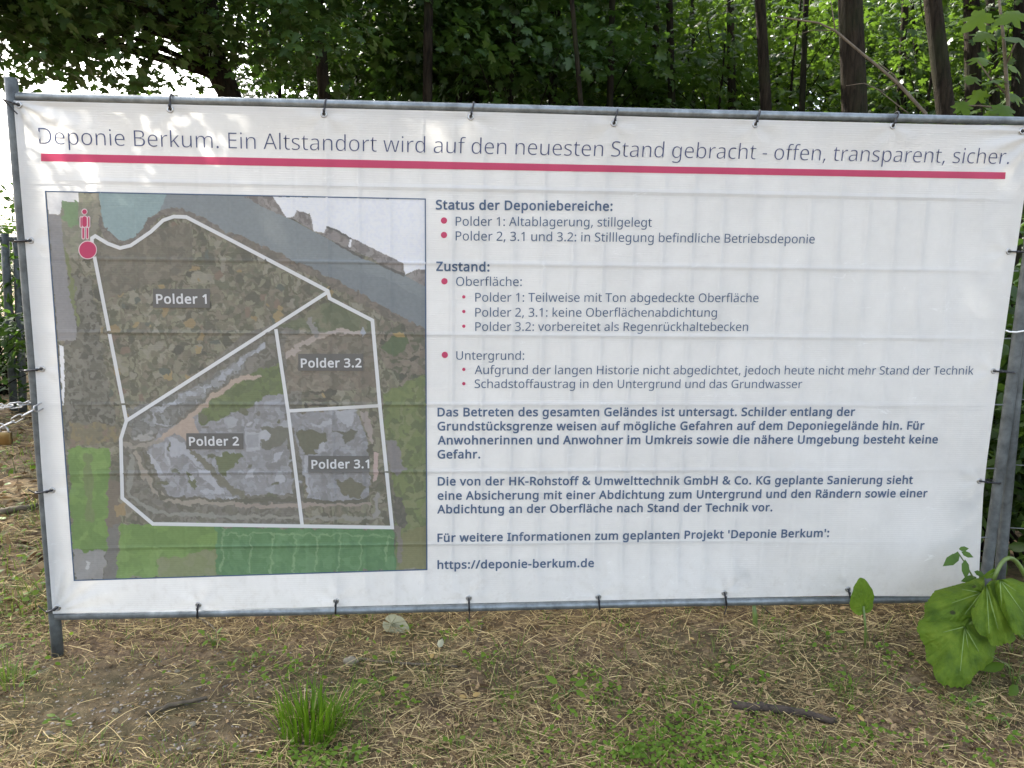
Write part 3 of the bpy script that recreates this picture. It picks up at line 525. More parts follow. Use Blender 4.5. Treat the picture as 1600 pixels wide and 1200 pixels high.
# ------------------------------------------------------------------ lettering
GLY = json.loads(r'''{" ":[260],"&":[732,[304,725,338,723,369,717,397,706,420,692,440,675,456,654,468,630,475,602,477,571,472,531,459,495,436,464,391,422,334,384,527,198,551,231,569,269,597,357,686,357,668,295,646,238,618,186,584,142,730,0,611,0,524,84,492,58,457,35,419,16,377,2,331,-7,278,-10,234,-7,194,0,159,12,127,30,101,52,80,79,65,110,56,146,53,186,55,218,61,248,71,274,94,309,125,340,163,368,207,396,166,446,148,473,133,502,123,534,120,569,122,600,130,628,142,653,159,674,180,692,205,706,235,717,268,723],[260,341,198,298,176,276,159,251,148,222,145,189,149,155,161,125,182,101,209,83,242,72,281,68,322,70,358,77,391,89,433,112,468,139],[301,653,275,651,252,643,232,631,218,614,209,594,206,570,211,535,225,503,248,471,280,436,331,469,365,500,379,522,387,545,390,571,387,594,379,613,366,630,348,643,326,650]],"'":[225,[160,714,140,456,85,456,65,714]],",":[268,[192,105,169,29,138,-52,106,-129,41,-129,60,-48,78,38,91,116,185,116]],"-":[322,[40,229,40,307,282,307,282,229]],".":[268,[72,54,74,76,80,94,90,106,110,117,133,121,157,117,177,106,188,94,194,76,196,54,194,32,188,15,177,2,157,-10,133,-14,110,-10,90,2,80,15,74,32]],"/":[372,[362,714,96,0,10,0,276,714]],"1":[572,[355,0,269,0,269,499,269,548,271,585,273,622,244,595,211,567,135,505,89,564,282,714,355,714]],"2":[572,[520,0,48,0,48,73,235,262,326,358,358,400,382,440,396,483,401,529,397,565,385,595,366,618,340,635,310,646,275,649,226,644,183,631,144,609,103,581,56,640,117,683,152,700,190,713,231,721,275,724,318,721,356,714,390,701,420,683,444,662,464,635,479,605,488,571,491,534,488,497,481,462,468,429,440,380,404,333,308,231,159,84,159,80,520,80]],"3":[572,[493,547,488,502,475,464,453,432,423,407,387,388,345,376,345,372,385,365,420,353,449,338,473,318,491,294,504,267,512,237,515,203,512,163,502,126,486,92,463,63,433,37,397,17,352,2,300,-7,241,-10,187,-8,137,-1,90,10,45,29,45,111,92,91,142,76,193,67,242,64,287,66,325,73,356,85,381,101,399,122,412,146,420,174,423,205,420,233,413,257,399,277,381,294,359,308,331,318,281,328,223,331,154,331,154,406,224,406,278,410,322,423,347,436,367,452,382,470,394,492,401,515,403,541,399,573,387,600,368,621,342,637,310,647,273,650,237,648,204,642,146,621,93,590,49,650,92,678,143,702,183,714,226,722,272,724,324,721,370,711,408,696,438,674,462,647,479,617,490,584]],":":[268,[72,54,74,76,80,94,90,106,110,117,133,121,157,117,177,106,188,94,194,76,196,54,194,32,188,15,177,2,157,-10,133,-14,110,-10,90,2,80,15,74,32],[72,482,74,505,80,522,90,535,110,546,133,550,157,546,177,535,188,522,194,505,196,482,194,460,188,443,177,430,157,418,133,414,110,418,90,430,80,443,74,460]],"A":[639,[545,0,459,221,176,221,91,0,0,0,279,717,360,717,638,0],[352,517,342,546,328,589,318,624,307,583,296,546,287,517,206,301,432,301]],"B":[650,[301,714,364,712,419,704,465,692,503,674,528,656,547,634,561,606,569,574,572,537,568,497,556,462,537,433,510,408,477,390,436,379,436,374,479,364,517,348,540,334,559,316,575,294,587,268,594,238,596,203,593,162,583,125,566,92,543,65,515,42,480,23,441,10,397,3,348,0,97,0,97,714],[319,410,374,413,416,423,445,439,464,462,475,492,479,527,476,554,469,578,456,597,437,611,404,626,360,634,305,637,187,637,187,410],[187,335,187,76,331,76,375,78,412,85,441,97,463,113,484,140,496,173,500,210,496,245,483,276,470,293,452,308,428,319,383,331,324,335]],"C":[632,[403,645,366,643,332,636,300,625,271,610,245,591,222,568,202,542,186,511,173,477,160,421,156,357,159,301,168,250,183,204,205,164,232,131,265,104,305,85,350,73,402,69,448,71,491,77,573,97,573,19,532,6,490,-3,444,-8,389,-10,337,-7,289,1,246,15,207,35,173,60,143,89,118,124,97,163,77,222,65,287,61,358,64,410,71,460,83,506,101,549,123,587,149,622,181,652,217,677,257,698,302,712,351,721,404,724,458,721,510,713,558,700,601,682,565,606,491,633,449,642]],"D":[730,[669,364,666,306,658,254,644,206,624,163,600,125,570,92,536,64,497,41,453,23,405,10,353,3,296,0,97,0,97,714,317,714,386,710,448,696,504,674,541,652,574,625,602,593,626,556,645,515,658,470,666,419],[574,361,570,421,560,473,542,517,518,554,488,584,450,607,407,624,358,634,304,637,187,637,187,77,284,77,339,80,388,88,432,103,470,123,501,148,528,180,548,217,562,259,571,307]],"E":[556,[496,0,97,0,97,714,496,714,496,635,187,635,187,412,478,412,478,334,187,334,187,79,496,79]],"F":[519,[187,0,97,0,97,714,496,714,496,635,187,635,187,382,477,382,477,303,187,303]],"G":[728,[407,377,654,377,654,27,596,10,537,-1,474,-8,403,-10,350,-7,301,1,256,15,216,34,180,59,149,88,123,123,100,161,79,220,65,285,61,357,64,411,72,461,86,508,105,551,129,590,159,624,193,653,231,678,275,698,323,713,375,721,431,724,489,721,544,713,596,700,644,682,610,604,570,620,524,633,476,642,426,645,372,641,323,629,280,610,243,583,212,550,187,510,169,465,159,414,155,357,158,302,167,252,182,206,204,166,233,132,269,104,312,84,364,72,424,68,504,73,564,85,564,297,407,297]],"H":[741,[643,0,553,0,553,333,187,333,187,0,97,0,97,714,187,714,187,412,553,412,553,714,643,714]],"I":[339,[298,0,40,0,40,52,124,71,124,642,40,662,40,714,298,714,298,662,214,642,214,71,298,52]],"K":[619,[619,0,513,0,260,341,187,277,187,0,97,0,97,714,187,714,187,362,248,430,310,498,503,714,608,714,325,403]],"O":[781,[720,358,718,304,711,254,699,207,683,165,662,126,636,91,607,61,572,36,533,16,490,2,443,-7,391,-10,337,-7,289,2,245,16,206,37,172,62,142,91,117,126,97,165,81,208,70,255,63,305,61,359,65,429,77,493,97,551,117,590,142,624,172,654,206,679,246,699,290,713,338,722,392,725,443,722,490,714,533,699,572,679,606,654,636,625,662,590,682,551,703,493,716,429],[156,358,159,301,167,249,181,203,201,163,227,130,258,103,297,84,341,72,391,68,442,72,486,84,523,103,555,130,580,163,600,203,614,249,622,301,625,358,621,422,611,478,593,528,569,569,544,597,514,618,478,634,438,643,392,646,341,642,297,631,258,611,227,585,201,552,181,512,167,467,159,415]],"P":[605,[286,714,351,711,407,700,453,683,490,659,518,629,538,593,550,551,554,504,550,461,539,419,520,381,492,347,468,327,438,310,404,296,365,286,320,280,269,278,187,278,187,0,97,0,97,714],[278,637,187,637,187,355,259,355,321,359,372,369,399,381,422,397,439,416,451,440,459,468,461,500,458,532,450,560,436,584,417,603,382,622,336,633]],"R":[622,[294,714,350,711,399,704,440,691,476,674,504,651,526,624,542,591,551,554,554,511,552,475,545,443,533,416,509,382,479,355,446,335,411,320,607,0,502,0,329,295,187,295,187,0,97,0,97,714],[289,636,187,636,187,371,294,371,347,375,389,386,421,405,439,425,451,448,459,476,461,507,459,536,453,561,442,582,428,599,409,613,386,623,343,633]],"S":[549,[502,191,499,150,488,114,471,82,447,55,418,32,382,14,342,1,297,-7,247,-10,171,-6,104,5,51,24,51,110,91,95,140,81,195,71,251,68,300,71,340,82,371,99,394,122,408,150,412,183,408,215,397,242,377,265,345,286,302,307,244,330,163,366,132,387,106,411,86,438,71,468,63,502,60,542,63,578,73,611,89,639,111,664,138,685,169,702,206,714,245,722,288,724,345,721,396,713,443,700,485,684,457,607,376,634,332,642,286,645,245,642,211,632,185,616,166,595,155,570,151,541,155,508,166,481,186,458,215,438,255,418,307,397,365,373,413,347,440,329,462,307,479,284,492,257,499,226]],"T":[556,[323,0,233,0,233,635,10,635,10,714,545,714,545,635,323,635]],"U":[731,[640,252,637,204,627,160,610,118,586,82,556,50,518,24,474,5,422,-6,362,-10,311,-7,266,2,225,16,190,36,159,62,129,102,107,147,94,197,90,254,90,714,180,714,180,251,183,210,192,174,206,142,226,116,253,95,285,80,323,71,367,68,408,71,443,78,472,91,497,109,517,131,532,156,543,186,549,217,551,252,551,714,640,714]],"Z":[572,[533,0,38,0,38,68,414,634,50,634,50,714,523,714,523,646,147,80,533,80]],"a":[561,[288,545,334,542,373,534,406,521,433,502,454,477,468,446,477,409,480,365,480,0,416,0,399,76,395,76,372,49,347,27,321,11,291,-1,257,-8,215,-10,169,-6,128,7,105,20,84,38,68,59,56,85,48,115,46,149,50,187,62,220,81,248,109,272,145,292,189,306,242,316,303,320,394,323,394,355,391,395,381,426,365,448,343,462,316,471,283,474,242,471,203,461,132,433,105,499,143,517,188,531,237,542],[314,259,254,254,208,243,175,227,154,206,141,179,137,148,140,121,149,99,164,82,185,70,208,63,235,61,278,65,315,78,348,98,368,120,382,146,390,178,393,214,393,262]],"b":[615,[173,575,171,511,168,465,173,465,200,496,236,522,265,535,300,542,339,545,387,541,429,528,467,506,499,475,526,436,545,389,556,333,560,268,557,210,548,159,532,114,512,76,486,45,455,21,420,4,381,-7,339,-10,300,-7,265,0,236,13,200,38,173,68,166,68,148,0,85,0,85,760,173,760],[324,472,289,470,259,462,234,450,214,434,198,412,187,384,176,334,173,271,173,267,177,206,187,156,205,115,225,93,252,76,285,66,326,63,360,66,389,76,413,93,433,116,453,157,465,208,469,269,465,331,453,381,433,421,413,443,388,459,359,469]],"c":[480,[300,-10,254,-7,212,3,173,19,139,42,110,72,86,109,69,153,58,205,55,265,59,327,70,381,88,426,113,464,142,494,177,517,217,533,260,543,306,546,346,544,385,537,419,528,447,517,420,444,364,461,304,469,270,466,240,459,215,446,194,428,176,406,163,378,150,327,146,266,150,207,163,157,176,129,193,107,214,89,239,76,267,69,299,66,340,68,376,75,438,97,438,19,410,7,378,-2,343,-8]],"d":[615,[275,-10,227,-6,185,7,147,29,115,59,89,99,70,146,59,202,55,267,59,332,70,388,89,436,115,475,148,506,186,528,228,542,276,546,315,543,349,535,378,523,403,507,424,488,442,467,448,467,444,505,442,546,442,760,530,760,530,0,459,0,446,72,442,72,424,50,403,30,378,14,349,1,314,-7],[289,63,328,66,361,75,388,89,408,109,428,146,439,193,443,250,443,266,439,327,428,379,410,419,390,443,363,460,329,470,288,473,255,469,226,459,201,441,181,416,162,375,150,324,146,265,150,206,162,156,181,116,202,93,226,76,255,66]],"e":[564,[292,546,336,543,375,533,410,516,441,493,466,465,486,431,501,393,510,351,513,304,513,251,146,251,150,208,159,171,173,139,192,112,217,92,246,77,279,68,317,65,365,67,407,74,489,102,489,25,448,9,408,-1,364,-8,313,-10,264,-7,219,4,178,21,142,45,112,76,87,113,69,158,59,208,55,264,58,320,68,370,84,415,107,454,134,486,167,512,205,531,247,542],[291,474,261,471,235,464,211,451,191,433,170,403,156,365,148,321,421,321,417,364,407,401,389,431,365,454,344,465,319,472]],"f":[344,[332,468,197,468,197,0,109,0,109,468,15,468,15,509,109,539,109,570,111,613,118,650,129,682,145,708,165,729,189,745,217,756,248,763,283,765,341,759,387,747,364,678,327,688,284,693,257,690,235,680,218,663,207,640,199,609,197,571,197,536,332,536]],"g":[615,[275,546,309,544,341,537,370,526,397,510,422,490,443,465,448,465,460,536,530,536,530,-9,527,-57,518,-99,504,-136,484,-168,457,-194,425,-214,386,-228,341,-237,290,-240,234,-238,183,-231,138,-221,97,-206,97,-125,138,-143,186,-156,239,-164,295,-167,328,-164,357,-157,382,-144,403,-126,421,-104,433,-79,441,-49,443,-16,443,5,444,40,446,71,442,71,422,46,399,26,373,10,343,-1,311,-8,276,-10,236,-7,200,2,168,16,139,37,113,63,88,103,70,150,59,205,55,267,59,328,70,382,88,429,113,470,139,498,167,519,200,534,236,543],[287,472,258,469,233,461,210,448,191,430,175,406,163,378,150,327,146,266,148,219,155,179,167,144,182,114,203,92,227,75,256,65,289,62,327,65,359,72,385,86,407,105,423,131,435,163,442,201,444,246,444,267,440,333,427,385,414,412,397,434,376,451,351,463,321,470]],"h":[618,[173,537,171,498,168,462,174,462,193,487,217,508,244,524,275,535,307,543,341,545,382,543,418,536,449,524,476,508,498,487,515,461,527,429,535,392,537,349,537,0,450,0,450,343,447,383,437,415,421,440,398,458,368,468,330,472,293,469,262,462,236,449,215,432,199,410,187,383,177,335,173,277,173,0,85,0,85,760,173,760]],"i":[258,[173,536,173,0,85,0,85,536],[130,737,149,734,165,723,177,706,181,681,177,656,165,639,149,628,130,625,110,628,93,639,82,656,78,681,82,706,93,723,110,734]],"j":[258,[22,-240,-22,-236,-55,-228,-55,-157,-24,-164,11,-167,40,-163,64,-149,76,-134,83,-112,85,-83,85,536,173,536,173,-80,169,-126,157,-166,144,-188,128,-206,108,-221,84,-232,55,-238],[78,681,82,706,93,723,110,734,130,737,149,734,165,723,177,706,181,681,177,656,165,639,149,628,130,625,110,628,93,639,82,656]],"k":[534,[172,363,171,321,168,276,172,276,190,299,214,329,236,355,407,536,510,536,293,307,525,0,419,0,233,250,172,197,172,0,85,0,85,760,172,760]],"l":[258,[173,0,85,0,85,760,173,760]],"m":[935,[673,546,716,543,752,534,784,520,809,499,829,473,843,439,851,397,854,349,854,0,767,0,767,345,764,384,755,415,740,440,720,458,692,468,658,472,622,469,591,461,566,447,546,427,528,392,517,349,513,296,513,0,426,0,426,345,423,384,414,415,399,440,378,458,350,468,316,472,283,469,254,462,231,449,212,432,197,410,186,384,176,336,173,278,173,0,85,0,85,536,156,536,169,463,174,463,193,489,215,509,241,526,270,537,300,544,332,546,371,544,406,536,435,524,461,507,481,484,496,456,501,456,521,484,546,507,574,524,606,536,639,544]],"n":[618,[343,546,388,543,427,534,461,520,488,499,509,473,525,439,534,397,537,349,537,0,450,0,450,343,447,383,437,415,421,440,398,458,368,468,330,472,289,469,255,459,227,444,207,422,188,384,177,336,173,278,173,0,85,0,85,536,156,536,169,463,174,463,194,489,218,509,246,526,277,537,309,544]],"o":[605,[551,269,547,206,533,150,520,118,503,89,483,63,460,41,434,23,405,8,355,-5,301,-10,250,-5,203,8,174,23,148,41,125,63,96,103,73,150,63,187,57,226,55,269,58,325,68,375,85,419,108,457,137,489,171,513,211,532,255,542,304,546,351,542,394,532,432,513,467,489,496,457,519,419,537,375,547,325],[146,269,150,210,163,159,176,131,193,107,214,88,239,74,269,66,303,63,337,66,367,74,392,88,413,107,430,131,443,159,456,210,460,269,456,328,443,378,430,406,413,429,391,447,366,461,336,469,302,472,264,469,231,458,204,442,183,418,162,377,150,328]],"p":[615,[340,546,387,542,429,529,467,507,499,477,526,438,545,391,556,334,560,269,557,211,548,160,532,115,512,77,486,46,455,21,421,4,382,-6,339,-10,300,-7,266,1,236,14,211,29,173,68,167,68,171,25,173,-20,173,-240,85,-240,85,536,157,536,169,463,173,463,191,485,211,505,236,522,265,535,300,543],[324,472,290,470,261,463,237,451,217,436,201,415,189,390,177,343,173,286,173,269,176,208,187,157,198,129,214,105,234,87,260,74,290,66,326,63,357,66,384,75,406,90,426,110,441,135,453,163,465,213,469,270,465,327,453,376,433,417,413,441,388,458,359,469]],"r":[413,[335,546,367,544,398,540,387,459,358,464,329,466,299,463,270,453,243,437,220,416,200,391,185,360,176,325,173,286,173,0,85,0,85,536,157,536,167,438,171,438,190,467,212,492,238,514,267,531,299,542]],"s":[479,[434,148,431,115,422,86,408,61,388,40,364,22,334,8,300,-2,262,-8,220,-10,168,-8,123,-1,85,10,52,24,52,104,129,74,175,64,222,61,263,63,295,71,319,82,336,98,346,118,349,140,346,159,338,176,323,192,298,208,217,244,128,284,95,306,71,332,60,352,53,376,51,404,54,436,65,464,82,489,106,509,147,530,196,542,252,546,299,544,343,536,385,525,423,510,393,440,322,464,284,471,246,474,213,472,185,466,163,456,148,443,138,428,135,409,138,389,148,371,165,356,191,341,273,307,360,268,392,246,415,219,426,199,432,175]],"t":[361,[264,62,305,65,339,73,339,6,299,-5,249,-10,209,-6,171,4,149,17,130,33,114,55,102,82,94,116,92,156,92,468,16,468,16,510,93,545,128,659,180,659,180,536,335,536,335,468,180,468,180,158,183,128,190,104,203,85,221,72,241,65]],"u":[618,[533,536,533,0,461,0,448,71,444,71,424,45,400,25,372,9,341,-1,308,-8,274,-10,234,-8,198,-1,167,10,140,27,118,48,101,74,89,105,81,142,79,185,79,536,168,536,168,191,171,152,181,120,197,95,220,77,250,67,287,63,324,65,356,73,381,85,402,103,419,125,430,151,441,200,445,257,445,536]],"v":[508,[203,0,0,536,94,536,208,220,225,171,241,119,251,78,255,78,266,120,283,172,300,220,414,536,508,536,304,0]],"w":[786,[431,303,419,344,408,383,400,418,394,445,390,445,384,418,376,383,366,343,354,302,258,1,158,1,11,537,102,537,176,251,191,192,203,136,211,91,215,91,222,121,230,159,240,199,251,235,346,537,442,537,534,235,548,186,562,135,570,92,574,92,581,134,594,190,610,251,685,537,775,537,626,1,523,1]],"z":[470,[431,0,39,0,39,58,327,468,56,468,56,536,424,536,424,470,140,68,431,68]],"ä":[561,[288,545,334,542,373,534,406,521,433,502,454,477,468,446,477,409,480,365,480,0,416,0,399,76,395,76,372,49,347,27,321,11,291,-1,257,-8,215,-10,169,-6,128,7,105,20,84,38,68,59,56,85,48,115,46,149,50,187,62,220,81,248,109,272,145,292,189,306,242,316,303,320,394,323,394,355,391,395,381,426,365,448,343,462,316,471,283,474,242,471,203,461,132,433,105,499,143,517,188,531,237,542],[314,259,254,254,208,243,175,227,154,206,141,179,137,148,140,121,149,99,164,82,185,70,208,63,235,61,278,65,315,78,348,98,368,120,382,146,390,178,393,214,393,262],[141,681,144,703,155,718,170,727,188,730,206,727,221,718,231,703,235,681,232,659,221,643,206,634,188,631,170,634,155,643,144,659],[329,681,332,703,342,718,357,727,375,730,393,727,408,718,418,703,422,681,418,659,408,643,393,634,375,631,357,634,342,643,332,659]],"ö":[605,[551,269,547,206,533,150,520,118,503,89,483,63,460,41,434,23,405,8,355,-5,301,-10,250,-5,203,8,174,23,148,41,125,63,96,103,73,150,63,187,57,226,55,269,58,325,68,375,85,419,108,457,137,489,171,513,211,532,255,542,304,546,351,542,394,532,432,513,467,489,496,457,519,419,537,375,547,325],[146,269,150,210,163,159,176,131,193,107,214,88,239,74,269,66,303,63,337,66,367,74,392,88,413,107,430,131,443,159,456,210,460,269,456,328,443,378,430,406,413,429,391,447,366,461,336,469,302,472,264,469,231,458,204,442,183,418,162,377,150,328],[163,681,166,703,177,718,192,727,210,730,228,727,243,718,253,703,257,681,253,659,243,643,228,634,210,631,192,634,177,643,166,659],[351,681,354,703,365,718,379,727,397,730,415,727,430,718,441,703,444,681,441,659,430,643,415,634,397,631,379,634,365,643,354,659]],"ü":[618,[533,536,533,0,461,0,448,71,444,71,424,45,400,25,372,9,341,-1,308,-8,274,-10,234,-8,198,-1,167,10,140,27,118,48,101,74,89,105,81,142,79,185,79,536,168,536,168,191,171,152,181,120,197,95,220,77,250,67,287,63,324,65,356,73,381,85,402,103,419,125,430,151,441,200,445,257,445,536],[169,681,172,703,183,718,198,727,216,730,234,727,249,718,259,703,263,681,259,659,249,643,234,634,216,631,198,634,183,643,172,659],[357,681,360,703,370,718,385,727,403,730,421,727,436,718,446,703,450,681,446,659,436,643,421,634,403,631,385,634,370,643,360,659]]}''')
_cache = {}
def glyph(ch, off):
    key = (ch, off)
    if key in _cache: return _cache[key]
    V, Fc, n = [], [], 0
    loops = []
    for c in GLY[ch][1:]:
        p = np.array(c, float).reshape(-1, 2)
        d0 = p-np.roll(p, 1, 0); d1 = np.roll(p, -1, 0)-p
        d0 /= np.linalg.norm(d0, axis=1)[:, None]+1e-9; d1 /= np.linalg.norm(d1, axis=1)[:, None]+1e-9
        n0 = np.stack([-d0[:, 1], d0[:, 0]], -1); n1 = np.stack([-d1[:, 1], d1[:, 0]], -1)
        mvec = n0+n1; mvec /= np.linalg.norm(mvec, axis=1)[:, None]+1e-9; c_ = np.maximum((mvec*n0).sum(1), .5)
        loops.append(p+mvec*(off/c_)[:, None])
    if loops:
        V = np.concatenate(loops); st = np.concatenate([[0], np.cumsum([len(l) for l in loops])])
        ar = [0.5*np.sum(l[:, 0]*np.roll(l[:, 1], -1)-l[:, 1]*np.roll(l[:, 0], -1)) for l in loops]; Fc = []
        for i, l in enumerate(loops):
            if ar[i] > 0: continue                     # a hole
            ids = [i]+[j for j, h in enumerate(loops) if ar[j] > 0 and l[:, 0].min() <= h[:, 0].mean() <= l[:, 0].max() and l[:, 1].min() <= h[:, 1].mean() <= l[:, 1].max()]
            ix = np.concatenate([np.arange(st[j], st[j+1]) for j in ids])
            tri = tessellate_polygon([[Vector((x, y, 0)) for x, y in loops[j]] for j in ids])
            if len(tri): Fc.append(ix[np.array(tri, int)])
        Fc = np.concatenate(Fc)
    else: V = np.zeros((0, 2)); Fc = np.zeros((0, 3), int)
    _cache[key] = (GLY[ch][0]+max(0, off)*1.5+min(0, off)*0.6, V, Fc); return _cache[key]
def text(mb, s, base, off=0, lift=0.0028, shear=(0, 0), hs=1.0):
    """base: pixel points of the baseline, from the first to the last inked pixel"""
    x = 0; items = []
    for ch in s:
        adv, V, Fc = glyph(ch, off); items.append((x, V, Fc)); x += adv
    xs = np.concatenate([V[:, 0]+x0 for x0, V, _ in items if len(V)]); lo, hi = xs.min(), xs.max()
    base = np.array(base, float); B = at_y(base[:, 0], base[:, 1], 0.012); X0, X1 = B[0, 0], B[-1, 0]; k = (X1-X0)/(hi-lo)
    for x0, V, Fc in items:
        if not len(V): continue
        gx_ = (V[:, 0]+x0-lo)*k+X0; c = (gx_.mean()-X0)/(X1-X0)
        if len(base) > 2: bz = np.polyval(np.polyfit(B[:, 0], B[:, 2], 3), gx_.mean())+(gx_-gx_.mean())*(B[-1, 2]-B[0, 2])/(X1-X0)
        else: bz = np.interp(gx_, B[:, 0], B[:, 2])
        P = np.stack([gx_+V[:, 1]*k*hs*(shear[0]+(shear[1]-shear[0])*c), np.full(len(V), 0.012), bz+V[:, 1]*k*hs], -1)
        qx, qy = to_px(P); mb.add(on_banner(qx, qy, lift), Fc)
def text_part(name, lines, m, off=0, parent=banner, **kw):
    mb = MB()
    for s, base in lines: text(mb, s, base, off, **kw)
    return link(name, mb.me(name, m, False, BO), parent)
text_part('headline', [('Deponie Berkum. Ein Altstandort wird auf den neuesten Stand gebracht - offen, transparent, sicher.', [(61.5, 225), (345, 232), (631, 238), (1002, 245.5), (1281, 251.3), (1576, 256.5)])], M_INKH, -14, shear=(0.0, 0.07))
mb = MB()
SU = [(64, 239.6), (300, 244.5), (540, 249.3), (800, 255), (1065, 260.5), (1320, 265.3), (1571.5, 269.2)]; SL = [(64, 252), (300, 256.8), (540, 261.6), (800, 266), (1065, 271), (1320, 275.6), (1570.5, 279.8)]
poly_on('red_stripe', [(*p, *q) for p, q in zip(SU, SL)], M_RED, 0.0018, seg=40)
REG, BLD = 1, 28
text_part('heading_text', [('Status der Deponiebereiche:', [(680.9, 327), (957, 329.2)])], M_INK, BLD)
text_part('heading_text', [('Zustand:', [(681.5, 423), (764.8, 424)])], M_INK, BLD)
text_part('list_text', [('Polder 1: Altablagerung, stillgelegt', [(712, 352.7), (1018.4, 354.3)]), ('Polder 2, 3.1 und 3.2: in Stilllegung befindliche Betriebsdeponie', [(712, 375.6), (1272.6, 380.4)])], M_INK, REG)
text_part('list_text', [('Oberfläche:', [(712.6, 446.6), (815.2, 447)]), ('Polder 1: Teilweise mit Ton abgedeckte Oberfläche', [(742.6, 471.3), (1184.9, 472.2)]), ('Polder 2, 3.1: keine Oberflächenabdichtung', [(742.6, 494.8), (1120, 494.9)]), ('Polder 3.2: vorbereitet als Regenrückhaltebecken', [(742.6, 517), (1168.7, 517.2)])], M_INK, REG)
text_part('list_text', [('Untergrund:', [(713, 562), (819, 562.2)]), ('Aufgrund der langen Historie nicht abgedichtet, jedoch heute nicht mehr Stand der Technik', [(741.6, 584.5), (1520.7, 585.3)]), ('Schadstoffaustrag in den Untergrund und das Grundwasser', [(741.6, 606.2), (1253, 606.5)])], M_INK, REG)
text_part('paragraph_text', [('Das Betreten des gesamten Geländes ist untersagt. Schilder entlang der', [(683.6, 650.4), (1335.7, 649.6)]), ('Grundstücksgrenze weisen auf mögliche Gefahren auf dem Deponiegelände hin. Für', [(683.6, 672.4), (1444, 671)]), ('Anwohnerinnen und Anwohner im Umkreis sowie die nähere Umgebung besteht keine', [(683.6, 694.3), (1465, 692.6)]), ('Gefahr.', [(683.6, 716.2), (750.4, 716)])], M_INK, BLD)
text_part('paragraph_text', [('Die von der HK-Rohstoff & Umwelttechnik GmbH & Co. KG geplante Sanierung sieht', [(684, 758.4), (1426, 755.8)]), ('eine Absicherung mit einer Abdichtung zum Untergrund und den Rändern sowie einer', [(683.8, 780.7), (1448.8, 776.6)]), ('Abdichtung an der Oberfläche nach Stand der Technik vor.', [(683, 802), (1206.8, 798.6)])], M_INK, BLD)
text_part('paragraph_text', [("Für weitere Informationen zum geplanten Projekt 'Deponie Berkum':", [(683.5, 846.6), (1295.2, 838.8)])], M_INK, BLD)
text_part('web_address', [('https://deponie-berkum.de', [(683.5, 888.8), (928, 885.7)])], M_INK, BLD)
for x, y in ((693.7, 344.6), (693.7, 367.2), (694.4, 439.5), (695, 554.6)):
    mb = MB(); disc(mb, x, y, 4.9, 5.0, 0.0014); link('bullet_point', mb.me('bullet_point', M_RED, False, BO), banner)
for x, y in ((724.7, 463.8), (724.7, 486.7), (724.7, 509.7), (724.7, 577.2), (724.7, 599.5)):
    mb = MB(); disc(mb, x, y, 2.6, 2.6, 0.0014); link('bullet_point', mb.me('bullet_point', M_RED, False, BO), banner)
for s, base, bx in (('Polder 1', [(244.3, 474.2), (323.3, 474.2)], (239, 451.5, 328, 481)), ('Polder 2', [(295.6, 696.2), (373.6, 695.8)], (291, 677, 380.4, 702)), ('Polder 3.2', [(470.2, 574), (565, 573.6)], (466, 553, 567.6, 579.3)), ('Polder 3.1', [(486.8, 732), (577, 731.2)], (481.6, 712.4, 577.5, 738.2))):
    gx_, gy_ = np.meshgrid(np.linspace(bx[0], bx[2], 60), np.linspace(bx[1], bx[3], 20), indexing='ij')
    link('map_label', mesh('map_label', on_banner(gx_, gy_, 0.0042).reshape(-1, 3)-BO, [grid_faces(60, 20)], M_BOX), map_ob)
    mb = MB(); text(mb, s, base, BLD, 0.0060); link('label_text', mb.me('label_text', M_WHITE, False, BO), map_ob)

# ------------------------------------------------------------------ eyelets and cable ties
def eyelet(px, py):
    c = on_banner(np.array(px), np.array(py), 0.0015); link('eyelet', MB().torus(c, (0, 1, 0), 0.0080, 0.0030, 20, 6).me('eyelet', M_NICKEL, True, BO), banner); return c
def zip_tie(px, py, tx, ty, tail, label, trad=0.015):
    """loop from the eyelet round the tube at (tx,ty), with its cut tail"""
    c = eyelet(px, py); t = at_y(tx, ty, FY-.006); o = empty('cable_tie', c, label=label, category='cable tie', group='black cable ties lacing the banner to its frame')
    d = t-c; d[1] = 0; L = np.linalg.norm(d); d /= L; side = np.array([0, 1, 0.])
    k = 18; a = np.linspace(-np.pi*0.62, np.pi*0.62, k); rr = trad+0.0035
    arc = t+rr*(np.cos(a)[:, None]*d+np.sin(a)[:, None]*side)
    P = np.vstack([[c+(0, -0.004, 0)], [c+0.3*(arc[0]-c)+(0, -0.003, 0)], arc, [c+(0, 0.006, 0)], [c+(0, -0.004, 0)]])
    link('strap', MB().tube(P, 0.0033, 6).me('strap', M_TIE, True, c), o)
    h = c+0.45*(arc[0]-c)+np.array([0, -0.006, 0]); hx = np.array([[-1, -1, -1], [1, -1, -1], [1, 1, -1], [-1, 1, -1], [-1, -1, 1], [1, -1, 1], [1, 1, 1], [-1, 1, 1]])*np.array([.0036, .003, .0042])
    link('head', MB().add(h+hx, [(0, 3, 2, 1), (4, 5, 6, 7), (0, 1, 5, 4), (1, 2, 6, 5), (2, 3, 7, 6), (3, 0, 4, 7)]).me('head', M_TIE, False, c), o)
    if tail is not None:
        e_ = at_y(*tail, -0.02); q = t+(d*rr*0.9)+np.array([0, -0.012, 0]); link('tail', MB().tube(np.array([h, (h+q)/2+(0, -0.006, 0), q, e_]), 0.0021, 5).me('tail', M_TIE, True, c), o)
